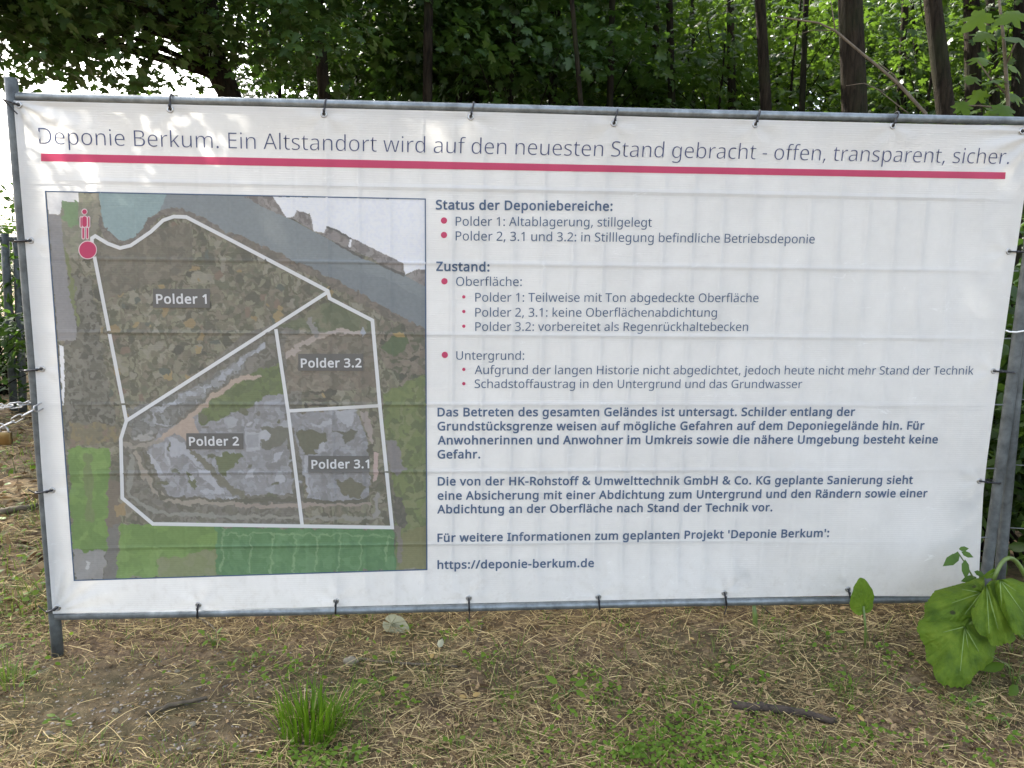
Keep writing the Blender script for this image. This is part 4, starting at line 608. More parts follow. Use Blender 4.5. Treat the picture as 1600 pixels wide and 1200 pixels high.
for px_, py_, w_ in ((266, 171, "'Berkum' of the headline"), (506, 179, "the first 'Altstandort' letters"), (735.5, 183, "'auf den' in the headline"), (959, 193, "'neuesten Stand'"), (1180, 195, "'gebracht' in the headline"), (1395, 197, "'transparent' in the headline")):
    zip_tie(px_, py_, px_+3, py_-14, None, 'black cable tie round the top rail above '+w_)
zip_tie(29, 164, 18, 160, (27, 178), 'black cable tie at the upper left banner corner', 0.0195)
zip_tie(1597, 205, 1632, 200, None, 'black cable tie at the upper right banner corner', 0.0195)
for px_, py_, tx_, tl, w_ in ((48, 376, 35, (20, 374), 'beside the grey road on the map'), (65.5, 576.5, 51, (30, 579), 'above the chain'), (81.5, 766, 67, (44, 765), 'below the chain'), (90, 949.5, 83, (60, 947), 'at the lower left banner corner')):
    zip_tie(px_, py_, tx_, py_+1, tl, 'black cable tie round the left post '+w_, 0.0195)
for px_, py_, tx_, w_ in ((1576, 393, 1600, 'right of the list of landfill areas'), (1552.5, 579.5, 1574, "right of the word 'Technik'"), (1530.5, 751.5, 1552, "right of 'Sanierung sieht'")):
    zip_tie(px_, py_, tx_, py_+1, None, 'black cable tie round the right post '+w_, 0.0195)
for px_, py_, tl, w_ in ((310, 945, None, 'under the light green map fields'), (525, 939, None, 'under the dark green map fields'), (732.5, 934.5, (733, 970), 'under the web address, with a hanging tail'), (935, 932.5, None, 'right of the web address'), (1132, 926.5, (1132, 960), "below 'geplanten Projekt', with a tail"), (1325, 920.5, None, 'beside the small upright leaf')):
    zip_tie(px_, py_, px_+.5, py_+12, tl, 'black cable tie round the bottom rail '+w_)

# ------------------------------------------------------------------ neighbouring fence panels
a = at_y(1613, 330, 0.05); b = at_y(1561, 912, 0.05)
o = empty('fence_panel', b, label='mesh fence panel right of the banner, only its grey post and wire ends showing', category='fence panel'); B0 = np.array(b)
tt = a+(a-b)*0.22
link('post', MB().tube(line(tt, b+(b-a)*0.1, 8), 0.0195, 16).me('post', M_GALVD, True, B0), o)
far = np.array([3.3, -0.75, 0.0])
link('post', MB().tube(line(tt+far, b+far, 8), 0.0195, 16).me('post', M_GALVD, True, B0), o)
for z in (0.16, 1.88): 
    s_ = b+(tt-b)*((z-b[2])/(tt[2]-b[2])); link('rail', MB().tube(line(s_, s_+far, 3), 0.0145, 12).me('rail', M_GALV, True, B0), o)
mb = MB()
for y in (400, 512, 624, 726, 824):
    q = at_y(1561+(912-y)*0.0893, y, 0.045); mb.tube(line(q, q+far, 3), 0.0021, 5)
for k in range(1, 33):
    q0 = b+far*k/33; q1 = tt+far*k/33; mb.tube(line(q0+(q1-q0)*.08, q0+(q1-q0)*.97, 2), 0.0018, 5)
link('wire_mesh', mb.me('wire_mesh', M_WIRE, True, B0), o)
# white cord round both right posts
p0 = at_y(1571, 516, -0.004); mb = MB(); mb.tube(np.array([p0, at_y(1577, 518.5, -0.012), at_y(1588, 519, -0.012), at_y(1600, 517, -0.004), at_y(1616, 514, .03)]), 0.003, 8)
me_ = mb.me('cord', simple('white_cord', (0.7, 0.7, 0.66), 0.6), True, p0); link('cord', me_, None, p0, label='white cord looped round the two right posts', category='cord')
# panel far behind on the left
o_pts = [(3, 10.6), (13, 11.0), (36, 11.0)]
fb_ = at_dist(13, 586, 10.6); fb_[2] = 0
o = empty('fence_panel', fb_, label='distant grey fence panel of upright bars among the shrubs on the left', category='fence panel')
for x0, y0, x1, y1 in ((7, 365, 17, 588), (26, 372, 31, 584), (-40, 365, -30, 590)):
    p1 = at_dist(x1, y1, 8.2); p0 = at_dist(x0, y0, 8.2); p1[2] = 0; link('post', MB().tube(line(p0, p1, 4), 0.034, 10).me('post', M_GALVD, True, fb_), o)
p0 = at_dist(-60, 372, 8.2); p1 = at_dist(33, 374, 8.2); link('rail', MB().tube(line(p0, p1, 3), 0.022, 8).me('rail', M_GALVD, True, fb_), o)

# ------------------------------------------------------------------ chain and padlock on the left post
def chain_link(c, d, roll, Ln=0.044, Wd=0.020, r=0.0026):
    d = d/np.linalg.norm(d); s = np.cross(d, [0, 1, 0]); s /= np.linalg.norm(s); n = np.cross(d, s); s2 = s*math.cos(roll)+n*math.sin(roll)
    a = np.linspace(0, 2*np.pi, 25)[:-1]; h = (Ln-Wd)/2
    P = c+(np.cos(a)*Wd/2*0.85+np.sign(np.cos(a))*h)[:, None]*d+(np.sin(a)*Wd/2)[:, None]*s2
    P = np.vstack([P, P[:2]]); return P, r
ch0 = at_y(30, 640, -0.01)
ch = empty('chain', ch0, label='shiny zinc chain looped round the left fence post', category='chain')
def strand(pts, n):
    pts = np.array(pts); s = np.concatenate([[0], np.cumsum(np.linalg.norm(np.diff(pts, axis=0), axis=1))]); t = np.linspace(0, s[-1], n)
    Q = np.stack([np.interp(t, s, pts[:, k]) for k in range(3)], -1); D = np.gradient(Q, axis=0)
    for i in range(n):
        P, r = chain_link(Q[i], D[i], (0.35 if i % 2 else 1.75)); link('chain_link', MB().tube(P, r, 7, False).me('chain_link', M_CHAIN, True, ch0), ch)
strand([at_y(-14, 636, 0.0), at_y(12, 635, -0.01), at_y(34, 632, 0.0), at_y(48, 629, 0.03), at_y(62, 634, 0.055)], 7)
strand([at_y(-14, 668, 0.0), at_y(6, 666, -0.02), at_y(22, 657, -0.028), at_y(46, 644, -0.026), at_y(62, 636, -0.008), at_y(70, 632, 0.03)], 7)
pl = at_y(11, 672, -0.02); po = empty('padlock', pl, label='tarnished brass padlock hanging from the chain on the left', category='padlock')
def rbox(c, sx_, sy_, sz_, bev):
    bm = MB(); k = 6; V = []; a = np.linspace(0, 2*np.pi, 4*k, endpoint=False)+np.pi/4/k
    ring = np.stack([np.sign(np.cos(a))*(sx_-bev)+bev*np.cos(a), np.sign(np.sin(a))*(sz_-bev)+bev*np.sin(a)], -1)
    for yy, f in ((-sy_, .88), (-sy_+bev*.5, 1), (sy_-bev*.5, 1), (sy_, .88)): V.append(np.stack([ring[:, 0]*f, np.full(4*k, yy), ring[:, 1]*f], -1))
    n = 4*k; i, j = np.meshgrid(np.arange(3), np.arange(n), indexing='ij'); q = np.stack([i*n+j, i*n+(j+1) % n, (i+1)*n+(j+1) % n, (i+1)*n+j], -1).reshape(-1, 4)
    bm.add(np.concatenate(V)+c, q, [np.arange(n)[::-1]], [np.arange(n)+3*n]); return bm
cL = at_y(7.5, 685, -0.02); link('lock_body', rbox(cL, 0.022, 0.009, 0.022, 0.005).me('lock_body', M_BRASS, True, pl), po)
a = np.linspace(0, np.pi, 14); sh = np.stack([0.013*np.cos(a), 0*a, 0.014*np.sin(a)], -1)+cL+(0, 0, 0.026); sh = np.vstack([sh[0]-(0, 0, .01), sh, sh[-1]-(0, 0, .01)])
link('shackle', MB().tube(sh, 0.0042, 8).me('shackle', M_CHAIN, True, pl), po)

# ------------------------------------------------------------------ leaves, trees, forest
half = [(0.0, 0.0), (-0.10, 0.16), (0.02, 0.27), (-0.02, 0.45), (0.20, 0.38), (0.30, 0.26), (0.44, 0.50), (0.58, 0.36), (0.52, 0.18), (0.74, 0.20), (1.0, 0.0)]
out = half+[(x, -y) for x, y in half[-2:0:-1]]
MAPLE = np.array([(0.28, 0, 0.03)]+[(x, y, -0.30*y*y*2-0.14*x*x) for x, y in out]); nM = len(out)
MAPLE_F = [[(0, 1+i, 1+(i+1) % nM) for i in range(nM)]]
OVAL = np.array([(0, 0, 0), (.25, .2, -.03), (.6, .22, -.05), (1, 0, -.12), (.6, -.22, -.05), (.25, -.2, -.03), (.45, 0, .03)]); OVAL_F = [[(6, i, (i+1) % 6) for i in range(6)]]
DIAM = np.array([(0, 0, 0), (.45, .33, -.06), (1, 0, -.1), (.45, -.33, -.06)]); DIAM_F = [[(0, 1, 2), (0, 2, 3)]]

def sprays(n_sp, per, cen, rr, size, tilt=0.35, flat=0.07, spread=0.55, shell=0.45):
    """leaf sprays in an ellipsoid: returns leaf positions, directions, normals, sizes and the spray centres"""
    d = rnd_unit(n_sp); rad_ = (shell+(1-shell)*R.random(n_sp)**0.6)[:, None]; c = np.asarray(cen)+d*rad_*np.asarray(rr)
    n = n_sp*per; ci = np.repeat(np.arange(n_sp), per)
    nrm = np.array([0, 0, 1.0])+tilt*R.normal(size=(n_sp, 3)); nrm /= np.linalg.norm(nrm, axis=1)[:, None]
    ax = np.cross(nrm, rnd_unit(n_sp)); ax /= np.linalg.norm(ax, axis=1)[:, None]; bx = np.cross(nrm, ax)
    ang = R.random(n)*2*np.pi; q = spread*np.sqrt(R.random(n))*R.uniform(.6, 1.25, n_sp)[ci]
    P = c[ci]+(np.cos(ang)*q*1.25)[:, None]*ax[ci]+(np.sin(ang)*q*.8)[:, None]*bx[ci]+(R.normal(size=n)*flat)[:, None]*nrm[ci]
    P[:, 2] -= 0.25*q*q
    outw = P-c[ci]; outw[:, 2] -= 0.12; L = outw+0.25*rnd_unit(n)
    N = nrm[ci]+0.45*R.normal(size=(n, 3))
    return P, L, N, size*R.uniform(.6, 1.25, n), c
def trunk_mesh(h, r0, lean, limbs, name, m, wob=0.08, off=(0, 0, 0)):
    n = 14; t = np.linspace(0, 1, n); ph = R.random(2)*6
    P = np.stack([lean[0]*t+wob*np.sin(t*5+ph[0])*t, lean[1]*t+wob*np.sin(t*4+ph[1])*t, h*t-0.12], -1)+np.asarray(off)
    mb = MB(); rr = r0*(1-.72*t)*(1+0.5*np.exp(-t*16)); mb.tube(P, rr, 10)
    for e_ in limbs:
        zz = np.clip((e_[2]-R.uniform(.5, 1.6)), 0.15*h, .95*h); tt = (zz)/h; s = np.array([np.interp(tt, t, P[:, k]) for k in range(3)]); r1 = np.interp(tt, t, rr)*.38
        mid = (s+e_)/2+np.array([0, 0, .18])+R.normal(size=3)*.08
        w = np.linspace(0, 1, 6)[:, None]; C_ = (1-w)**2*s+2*w*(1-w)*mid+w*w*np.asarray(e_)
        mb.tube(C_, np.linspace(r1, .006, 6), 6, False)
    return mb, P
def tree_proto(h, r0, crown_lo, crown_r, n_sp, per, size, mleaf, mbark, tmpl=(MAPLE, MAPLE_F), limbs=16, lean=(0, 0)):
    cz = (crown_lo+h)/2; P, L, N, Sz, c = sprays(n_sp, per, (lean[0]*.6, lean[1]*.6, cz), (crown_r, crown_r, (h-crown_lo)/2+.3), size)
    V, f = leaves(P, L, N, Sz, *tmpl); cm = mesh('crown', V, f, mleaf)
    mb, _ = trunk_mesh(h*.93, r0, lean, c[R.permutation(n_sp)[:limbs]], 'trunk', mbark); return mb.me('trunk', mbark, True), cm
def plant_tree(proto, x, y, rz, sc, label, group=None, name='tree', cat='tree'):
    o = empty(name, (x, y, float(gz(x, y)) if abs(x) < 60 else 0), label=label, category=cat)
    if group: o['group'] = group
    o.rotation_euler = (0, 0, rz); o.scale = (sc, sc, sc)
    link('trunk', proto[0], o); link('crown', proto[1], o); return o
tall = [tree_proto(11.5, 0.15, 4.0, 2.3, 150, 58, 0.12, M_LEAF, M_BARK), tree_proto(12.5, 0.17, 5.0, 2.6, 150, 58, 0.12, M_LEAFD, M_BARKD, lean=(.5, .3)), tree_proto(10.0, 0.11, 3.2, 2.0, 140, 56, 0.115, M_LEAF, M_BARKD, lean=(-.4, .2))]
young = [tree_proto(5.6, 0.045, 1.3, 1.4, 90, 60, 0.11, M_LEAF, M_BARKD, limbs=14), tree_proto(4.8, 0.04, 1.0, 1.3, 90, 56, 0.10, M_LEAFY, M_BARKD, limbs=14), tree_proto(6.4, 0.05, 1.6, 1.5, 95, 60, 0.11, M_LEAFD, M_BARKD, limbs=14)]
airy = [tree_proto(5.8, 0.045, 1.8, 1.5, 48, 42, 0.105, M_LEAF, M_BARKD, limbs=14), tree_proto(6.4, 0.04, 2.0, 1.4, 46, 40, 0.10, M_LEAF, M_BARKD, limbs=14), tree_proto(7.5, 0.06, 2.4, 1.7, 56, 42, 0.11, M_LEAF, M_BARKD, limbs=16)]
high = tree_proto(12.5, 0.15, 8.8, 1.7, 40, 30, 0.15, M_LEAF, M_BARK)
def xy(px_, D): p = at_dist(px_, 412, D); return float(p[0]), float(p[1])

# trunks that the photo shows one by one (their crowns spread above)
bare = lambda h, r0, lean, m, limbs=(): trunk_mesh(h, r0, lean, limbs, 'trunk', m, 0.05)[0].me('trunk', m, True)
def landmark(px0, py0, px1, py1, D, rpx, label, crown, h=11.0, m=M_BARK):
    """trunk seen between two pixels; crown from a shared mesh"""
    a = at_dist(px0, py0, D); b = at_dist(px1, py1, D); k = (b-a)/(b[2]-a[2]); base = a-k*a[2]; top = base+k*h*0.93
    r0 = rpx/2/F*np.linalg.norm(a-CAM)
    o = empty('tree', base, label=label, category='tree')
    mb, P = trunk_mesh(h, r0*1.5, top[:2]-base[:2], [], 'trunk', m, 0.03); link('trunk', mb.me('trunk', m, True), o)
    c = link('crown', crown, o); c.location = (float(top[0]-base[0])*.5, float(top[1]-base[1])*.5, 0); c.rotation_euler = (0, 0, R.random()*6); return o
landmark(1333, 170, 1325, 0, 7.0, 27, 'thick brown straight trunk behind the fence, right of centre in the wood', high[1])
landmark(1474, 170, 1455, 30, 7.6, 19, 'leaning dark trunk next to the thick brown one', high[1])
landmark(1518, 170, 1513, 0, 9.0, 17, 'straight dim trunk nearest the right edge of the wood', high[1])
landmark(1194, 170, 1187, 60, 8.6, 13, 'slim grey trunk left of the thick brown one', high[1])
landmark(1143, 170, 1141, 60, 10.5, 10, 'thin pale trunk left of the slim grey one', high[1])
landmark(668, 130, 669, 0, 7.6, 12, 'slim upright trunk standing alone in the dark middle of the wood', high[1])
landmark(955, 130, 958, 0, 8.5, 8, 'thin dark trunk in the middle of the wood', high[1], m=M_BARKD)
landmark(1023, 160, 1027, 0, 10.5, 9, 'thin brown trunk right of the thin dark one', high[1], m=M_BARK)
landmark(497, 60, 492, 0, 8.0, 14, 'reddish brown trunk high behind the second top tie', high[1])

for k_, (x_, D_, w_) in enumerate(((742, 9.6, 8), (862, 9.0, 6), (905, 7.4, 6), (1050, 9.4, 9), (1085, 12, 5), (1252, 9.2, 7), (1405, 10.5, 8), (1436, 12, 5), (1552, 9.8, 10), (1588, 9.0, 13))):
    o = landmark(x_, 170, x_+R.uniform(-20, 14), 0, D_, w_, 'slim dark trunk among the leaves of the wood', high[1], m=(M_BARK, M_BARKD)[k_ % 2]); o['group'] = 'slim trunks in the wood'

# big twin-stemmed tree at the left edge of the wood, its boughs hang over the fence
D = 7.6; base = at_dist(352, 150, D); k0 = at_dist(300, 0, D); k1 = at_dist(322, -10, D); dirA = (k0-base)/(k0[2]-base[2]); bpt = base-(base[2])*np.array([.12, 0, 1.0])
bpt[2] = 0
big = empty('tree', bpt, label='big leaning twin-stemmed tree whose boughs hang over the left end of the banner', category='tree')
SP = []
def cluster(n_sp, per, cen, rr, size, **kw):
    P, L, N, Sz, c = sprays(n_sp, per, np.asarray(cen)-bpt, rr, size, **kw); SP.append((P, L, N, Sz)); return c
c1 = cluster(230, 44, (-1.7, 4.4, 6.5), (3.1, 2.3, 2.2), 0.13, shell=.3)
c2 = cluster(250, 46, (-1.45, 3.4, 3.43), (2.3, 1.2, 0.78), 0.080, shell=0.0, spread=.36)          # low hanging boughs seen in the frame
c3 = cluster(34, 36, (0.2, 5.4, 4.6), (2.0, 1.4, 1.4), 0.11, shell=0.1, spread=.45)
c6 = cluster(95, 44, (-2.0, 5.0, 3.95), (2.6, 1.0, 0.62), 0.085, shell=0.0, spread=.38)
c5 = cluster(120, 42, (-0.5, 4.7, 6.5), (2.3, 1.2, 1.25), 0.13, shell=.1)  # added foliage above the frame, blocks the sun from the banner's right part
P = np.concatenate([q[0] for q in SP]); L = np.concatenate([q[1] for q in SP]); N = np.concatenate([q[2] for q in SP]); Sz = np.concatenate([q[3] for q in SP])
# gap in the crown through which the sun reaches the upper left of the banner
Wp = P+bpt; t = Wp[:, 1]/SUN_DIR[1]; hit = Wp-t[:, None]*SUN_DIR
hx, hz = hit[:, 0], hit[:, 2]
open_ = np.exp(-((hx-0.20)/0.60)**4-((hz-1.72)/0.34)**4)
keep = R.random(len(P)) > 0.985*open_
P, L, N, Sz = P[keep], L[keep], N[keep], Sz[keep]
# a bough close above the fence throws crisp leaf shadows there
SP = []; c4 = cluster(13, 15, (-0.42, 1.35, 3.27), (0.48, .28, .14), 0.085, shell=.0, spread=.26); q = SP[0]
P = np.concatenate([P, q[0]]); L = np.concatenate([L, q[1]]); N = np.concatenate([N, q[2]]); Sz = np.concatenate([Sz, q[3]]); keep = np.ones(len(P), bool)
V, f = leaves(P[keep], L[keep], N[keep], Sz[keep], MAPLE, MAPLE_F); link('crown', mesh('crown', V, f, M_LEAFD), big)
mb = MB()
for kk, r0, dx in ((k0, .105, 0), (k1, .085, .10)):
    t_ = np.linspace(0, 1, 16)[:, None]; b0 = bpt+(dx, 0, -.1); b1 = base+(dx*.4, 0, 0); q = np.vstack([b0+(b1-b0)*t_[:8]*8/7*.999 if False else b0+(b1-b0)*np.linspace(0, 1, 7)[:, None], b1+(kk-b1)*np.linspace(.15, 2.2, 10)[:, None]])
    q[:, 0] += 0.03*np.sin(np.arange(len(q))*1.3); mb.tube(q-bpt, np.linspace(r0*1.25, r0*.35, len(q)), 10)
for e_ in np.vstack([c1[:26], c2[:16], c3[:10], c4[:6]]):
    s = base-bpt+(k0-base)*np.clip((e_[2]+bpt[2]-base[2])/(k0[2]-base[2])*.7, .05, 1.9); mid = (s+e_)/2+np.array([0, 0, .25]); w = np.linspace(0, 1, 8)[:, None]
    mb.tube((1-w)**2*s+2*w*(1-w)*mid+w*w*e_, np.linspace(.03, .005, 8), 6, False)
link('trunk', mb.me('trunk', M_BARK, True), big)

# other trees of the wood
plant_tree(tall[1], -8.2, 13.6, 1.0, 1.3, 'tall tree added outside the frame on the far left to shade the ground there')  # added outside the frame: its crown shades the ground left of the post
grp = 'trees of the wood behind the fence'
for px_, D, pi_, sc in ((820, 20, 2, .8), (1000, 21, 0, .85), (1180, 14.5, 2, .72), (560, 13.2, 0, .72), (610, 17, 1, .72), (740, 12.5, 1, .70), (830, 15.5, 0, .72), (900, 13.2, 2, .74), (700, 18, 2, .8), (970, 18, 1, .75), (1110, 21, 0, .8), (1260, 20, 2, .8), (1400, 21, 1, .8), (1530, 19, 0, .75), (1680, 17, 1, .8), (1800, 13, 2, .8)):
    x, y = xy(px_, D); plant_tree(tall[pi_], x, y, R.random()*6.28, sc, 'tall leafy tree in the shady wood behind the banner', grp)
grp = 'young trees under the wood behind the fence'
for px_, D, pi_, sc in ((560, 9.6, 2, .9), (640, 10.2, 2, .9), (720, 9.0, 2, .9), (790, 8.6, 2, .9), (860, 9.6, 2, .95), (930, 11.2, 0, .95)):
    x, y = xy(px_, D); plant_tree(young[pi_], x, y, R.random()*6.28, sc, 'slender young leafy tree under the tall trees behind the banner', grp)
for px_, D, pi_, sc in ((450, 9.0, 0, .9), (1000, 10.6, 0, .9), (1060, 13.5, 1, 1.0), (1105, 10.0, 0, .8), (1165, 12.8, 2, .9), (1225, 10.2, 1, .85), (1270, 14.5, 2, 1.0), (1300, 11.4, 0, .9), (1385, 12.2, 1, 1.0), (1420, 9.6, 0, .8), (1450, 15.5, 2, 1.05), (1530, 11.6, 1, 1.0), (1585, 14.2, 2, 1.0), (1620, 9.6, 0, .9), (1010, 15.5, 2, 1.05), (1350, 16.5, 2, 1.1), (1190, 16.8, 1, 1.15)):
    x, y = xy(px_, D); plant_tree(airy[pi_], x, y, R.random()*6.28, sc, 'airy young tree with sparse sunlit leaves behind the banner', 'sparse young trees in the brighter part of the wood')

# the far wood: one mass of leaves
n = 22000; px_ = R.uniform(520, 2100, n); D = R.uniform(19, 32, n); p = at_dist(px_, np.full(n, 412.0), D); p[:, 2] = (1.6+.34*D)*R.random(n)**.75
p[:, 2] *= np.clip((px_-430)/350, .15, 1)
V, f = leaves(p, rnd_unit(n), np.array([0, 0, 1.])+.6*R.normal(size=(n, 3)), R.uniform(.22, .5, n), DIAM, DIAM_F)
link('far_wood', mesh('far_wood', V, f, M_LEAFD), kind='stuff', label='far dark green wood seen between the nearer trees', category='wood')

# sapling twigs just behind the fence on the right, with a few big lit leaves
def twig_plant(name, pts, rad_, leaves_, label, cat, m=M_LEAFY, tmpl=(MAPLE, MAPLE_F), mt=M_TWIG, group=None):
    """pts: list of 3-D polylines; leaves_: list of (pos, dir, normal, size)"""
    b = np.array(pts[0][0]); o = empty(name, b, label=label, category=cat)
    if group: o['group'] = group
    mb = MB()
    for q, r in zip(pts, rad_): mb.tube(np.array(q), np.linspace(r, r*.45, len(q)), 6)
    link('stem', mb.me('stem', mt, True, b), o)
    if len(leaves_):
        V, f = leaves(np.array([l[0] for l in leaves_])-b, np.array([l[1] for l in leaves_], float), np.array([l[2] for l in leaves_], float), np.array([l[3] for l in leaves_]), *tmpl); link('foliage', mesh('foliage', V, f, m), o)
    return o
Dg = 4.3
A = lambda x, y, D=Dg: at_dist(x, y, D)
root = A(1555, 412, Dg); root[2] = 0
lv = []
for x, y, s in ((1545, 52, .12), (1528, 90, .12), (1560, 125, .11), (1500, 160, .09), (1535, 142, .10), (1570, 165, .12), (1590, 150, .11), (1548, 172, .10), (1585, 105, .12), (1596, 62, .15), (1520, 120, .10), (1575, 178, .15), (1515, 176, .12), (1595, 20, .15), (1540, 20, .13)):
    lv.append((A(x, y, Dg+R.uniform(-.3, .3)), (-.6+R.normal()*.5, -.3, -.25), (R.normal()*.5, -.55+R.normal()*.3, .7), s))
twig_plant('sapling', [[root, A(1570, 250), A(1575, 160), A(1568, 60), A(1560, -10)], [A(1575, 150), A(1545, 120), A(1528, 95)], [A(1572, 100), A(1590, 60)], [A(1574, 170), A(1530, 165), A(1505, 165)]], [.012, .005, .005, .005], lv, 'sapling with big bright yellow-green leaves above the right end of the top rail', 'sapling')
D2 = 3.6; A2 = lambda x, y: at_dist(x, y, D2)
r2_ = A2(1560, 412); r2_[2] = 0
twig_plant('dead_branch', [[r2_, A2(1446, 177), A2(1405, 132), A2(1375, 106), A2(1345, 82), A2(1305, 48), A2(1280, 36), A2(1215, 26)], [A2(1405, 132), A2(1398, 118), A2(1372, 98)], [A2(1400, 132), A2(1378, 143), A2(1350, 130), A2(1322, 134)], [A2(1420, 178), A2(1376, 143)], [A2(1305, 48), A2(1270, 47), A2(1225, 60)], [A2(1305, 48), A2(1298, 0)]], [.008, .003, .003, .003, .002, .003], [], 'thin bare branch slanting across the thick brown trunk', 'branch')

# shrubs low along both ends and behind the banner
def shrub(px_, D, h, rr, label, m=M_LEAF, n_sp=45, per=36, size=0.09, tmpl=(OVAL, OVAL_F), name='shrub', group=None):
    x, y = xy(px_, D); g = float(gz(x, y)); o = empty(name, (x, y, g), label=label, category='shrub')
    if group: o['group'] = group
    P, L, N, Sz, c = sprays(n_sp, per, (0, 0, h*.55), (rr, rr, h*.5), size, spread=.28, shell=.2); V, f = leaves(P, L, N, Sz, *tmpl); link('foliage', mesh('foliage', V, f, m), o)
    mb = MB()
    for e_ in c[:18]: w = np.linspace(0, 1, 6)[:, None]; s = R.normal(size=3)*.06*np.array([1, 1, 0]); mid = np.array([e_[0]*.3, e_[1]*.3, e_[2]*.7]); mb.tube((1-w)**2*s+2*w*(1-w)*mid+w*w*e_, np.linspace(.012, .003, 6), 5, False)
    link('stem', mb.me('stem', M_BARKD, True), o); return o
shrub(-10, 9.5, 2.0, .9, 'low dark shrub on the left behind the distant bars', M_LEAFD)
shrub(28, 11.5, 2.2, 1.0, 'dark green shrub on the left, seen just beside the post', M_LEAFD)
shrub(-70, 8, 1.7, .8, 'shrub at the far left edge of the view', M_LEAFD)
shrub(120, 12.5, 2.1, 1.1, 'shrub hidden mostly behind the left of the banner', M_LEAFD)
shrub(1590, 4.3, 1.25, .5, 'leafy green shrub behind the right fence post', M_LEAF, 40, 34, .10)
shrub(1650, 5.2, 1.9, .8, 'tall green shrub at the right edge behind the wires', M_LEAFD, 60, 36, .10)
shrub(1700, 4.1, 1.2, .6, 'low green shrub outside the right post', M_LEAF, 40, 34, .10)
for px_, D in ((520, 10.5), (640, 11), (760, 10.0), (880, 10.8), (1000, 12.5), (1130, 14.5), (1290, 15), (1440, 14)):
    shrub(px_, D, 3.4, 1.25, 'dense dark shrub in the undergrowth behind the top rail', M_LEAFD, 60, 40, .12, (MAPLE, MAPLE_F), group='undergrowth shrubs behind the fence')
# a plant just behind the cloth, its leaves darken the lower right corner
bx = at_y(1500, 940, 0.12); bx[2] = 0
lv = [(at_y(x, y, .030+.006*R.random()), (R.normal()*.6, .02, .6), (R.normal()*.08, -1, .1), s) for x, y, s in ((1480, 800, .10), (1497, 775, .09), (1505, 810, .08), (1470, 830, .09), (1488, 785, .10), (1500, 795, .09), (1150, 905, .07), (1145, 895, .06))]
twig_plant('nettle', [[bx, at_y(1492, 860, .1), at_y(1490, 770, .09)], [bx+(-.7, 0, 0), at_y(1150, 910, .09)]], [.005, .004], lv, 'nettle pressed behind the cloth at the lower right, seen as a faint shadow', 'plant', M_LEAF, (OVAL, OVAL_F))

# ------------------------------------------------------------------ foreground plants
def butterbur_leaf(base, tip, normal, width, fold, seed, cup=0.12, lob=.62, ridge=1.0, point=0.0):
    """big round heart-shaped leaf: radial grid from the stalk, wavy toothed rim, raised veins, soft folds"""
    base = np.array(base); tip = np.array(tip); Lv = tip-base; Ln = np.linalg.norm(Lv); ex = Lv/Ln; nz = np.asarray(normal, float); nz = nz-(nz@ex)*ex; nz /= np.linalg.norm(nz); ey = np.cross(nz, ex)
    na, nr = 150, 26; th = np.linspace(-np.pi*.93, np.pi*.93, na); r = np.linspace(0.02, 1, nr)
    sh = lob+(1-lob)*np.cos(th/2)**1.3; rim = sh*(1+point*np.exp(-(th/.38)**2)+.10*(vnoise(th*1.7+seed*7, th*0+seed, 61)-.5)+.06*(vnoise(th*5+seed*3, th*0+2, 62)-.5)+.02*(vnoise(th*22, th*0+seed, 63)-.5))
    TH, RR = np.meshgrid(th, r, indexing='ij'); q = RR*rim[:, None]; x = q*np.cos(TH)*.80+0.0; y = q*np.sin(TH)*width
    ve = np.zeros_like(x)
    for a0 in (-2.3, -1.55, -.95, -.45, 0, .45, .95, 1.55, 2.3): ve += np.exp(-((TH-a0)/(0.028/(RR+.12)))**2)
    z = cup*(y*y)*-1.2-fold*x*x+.16*(vnoise(TH*1.1+seed*5, RR*1.5+seed, 64)-.5)*RR**1.5-.012*ridge*ve*(1-.5*RR)+.05*(vnoise(x*5+seed*3, y*5+9, 5)-.5)*RR
    Vv = base+Ln*(x[..., None]*ex+y[..., None]*ey+z[..., None]*nz)
    return Vv.reshape(-1, 3), grid_faces(na, nr), Ln
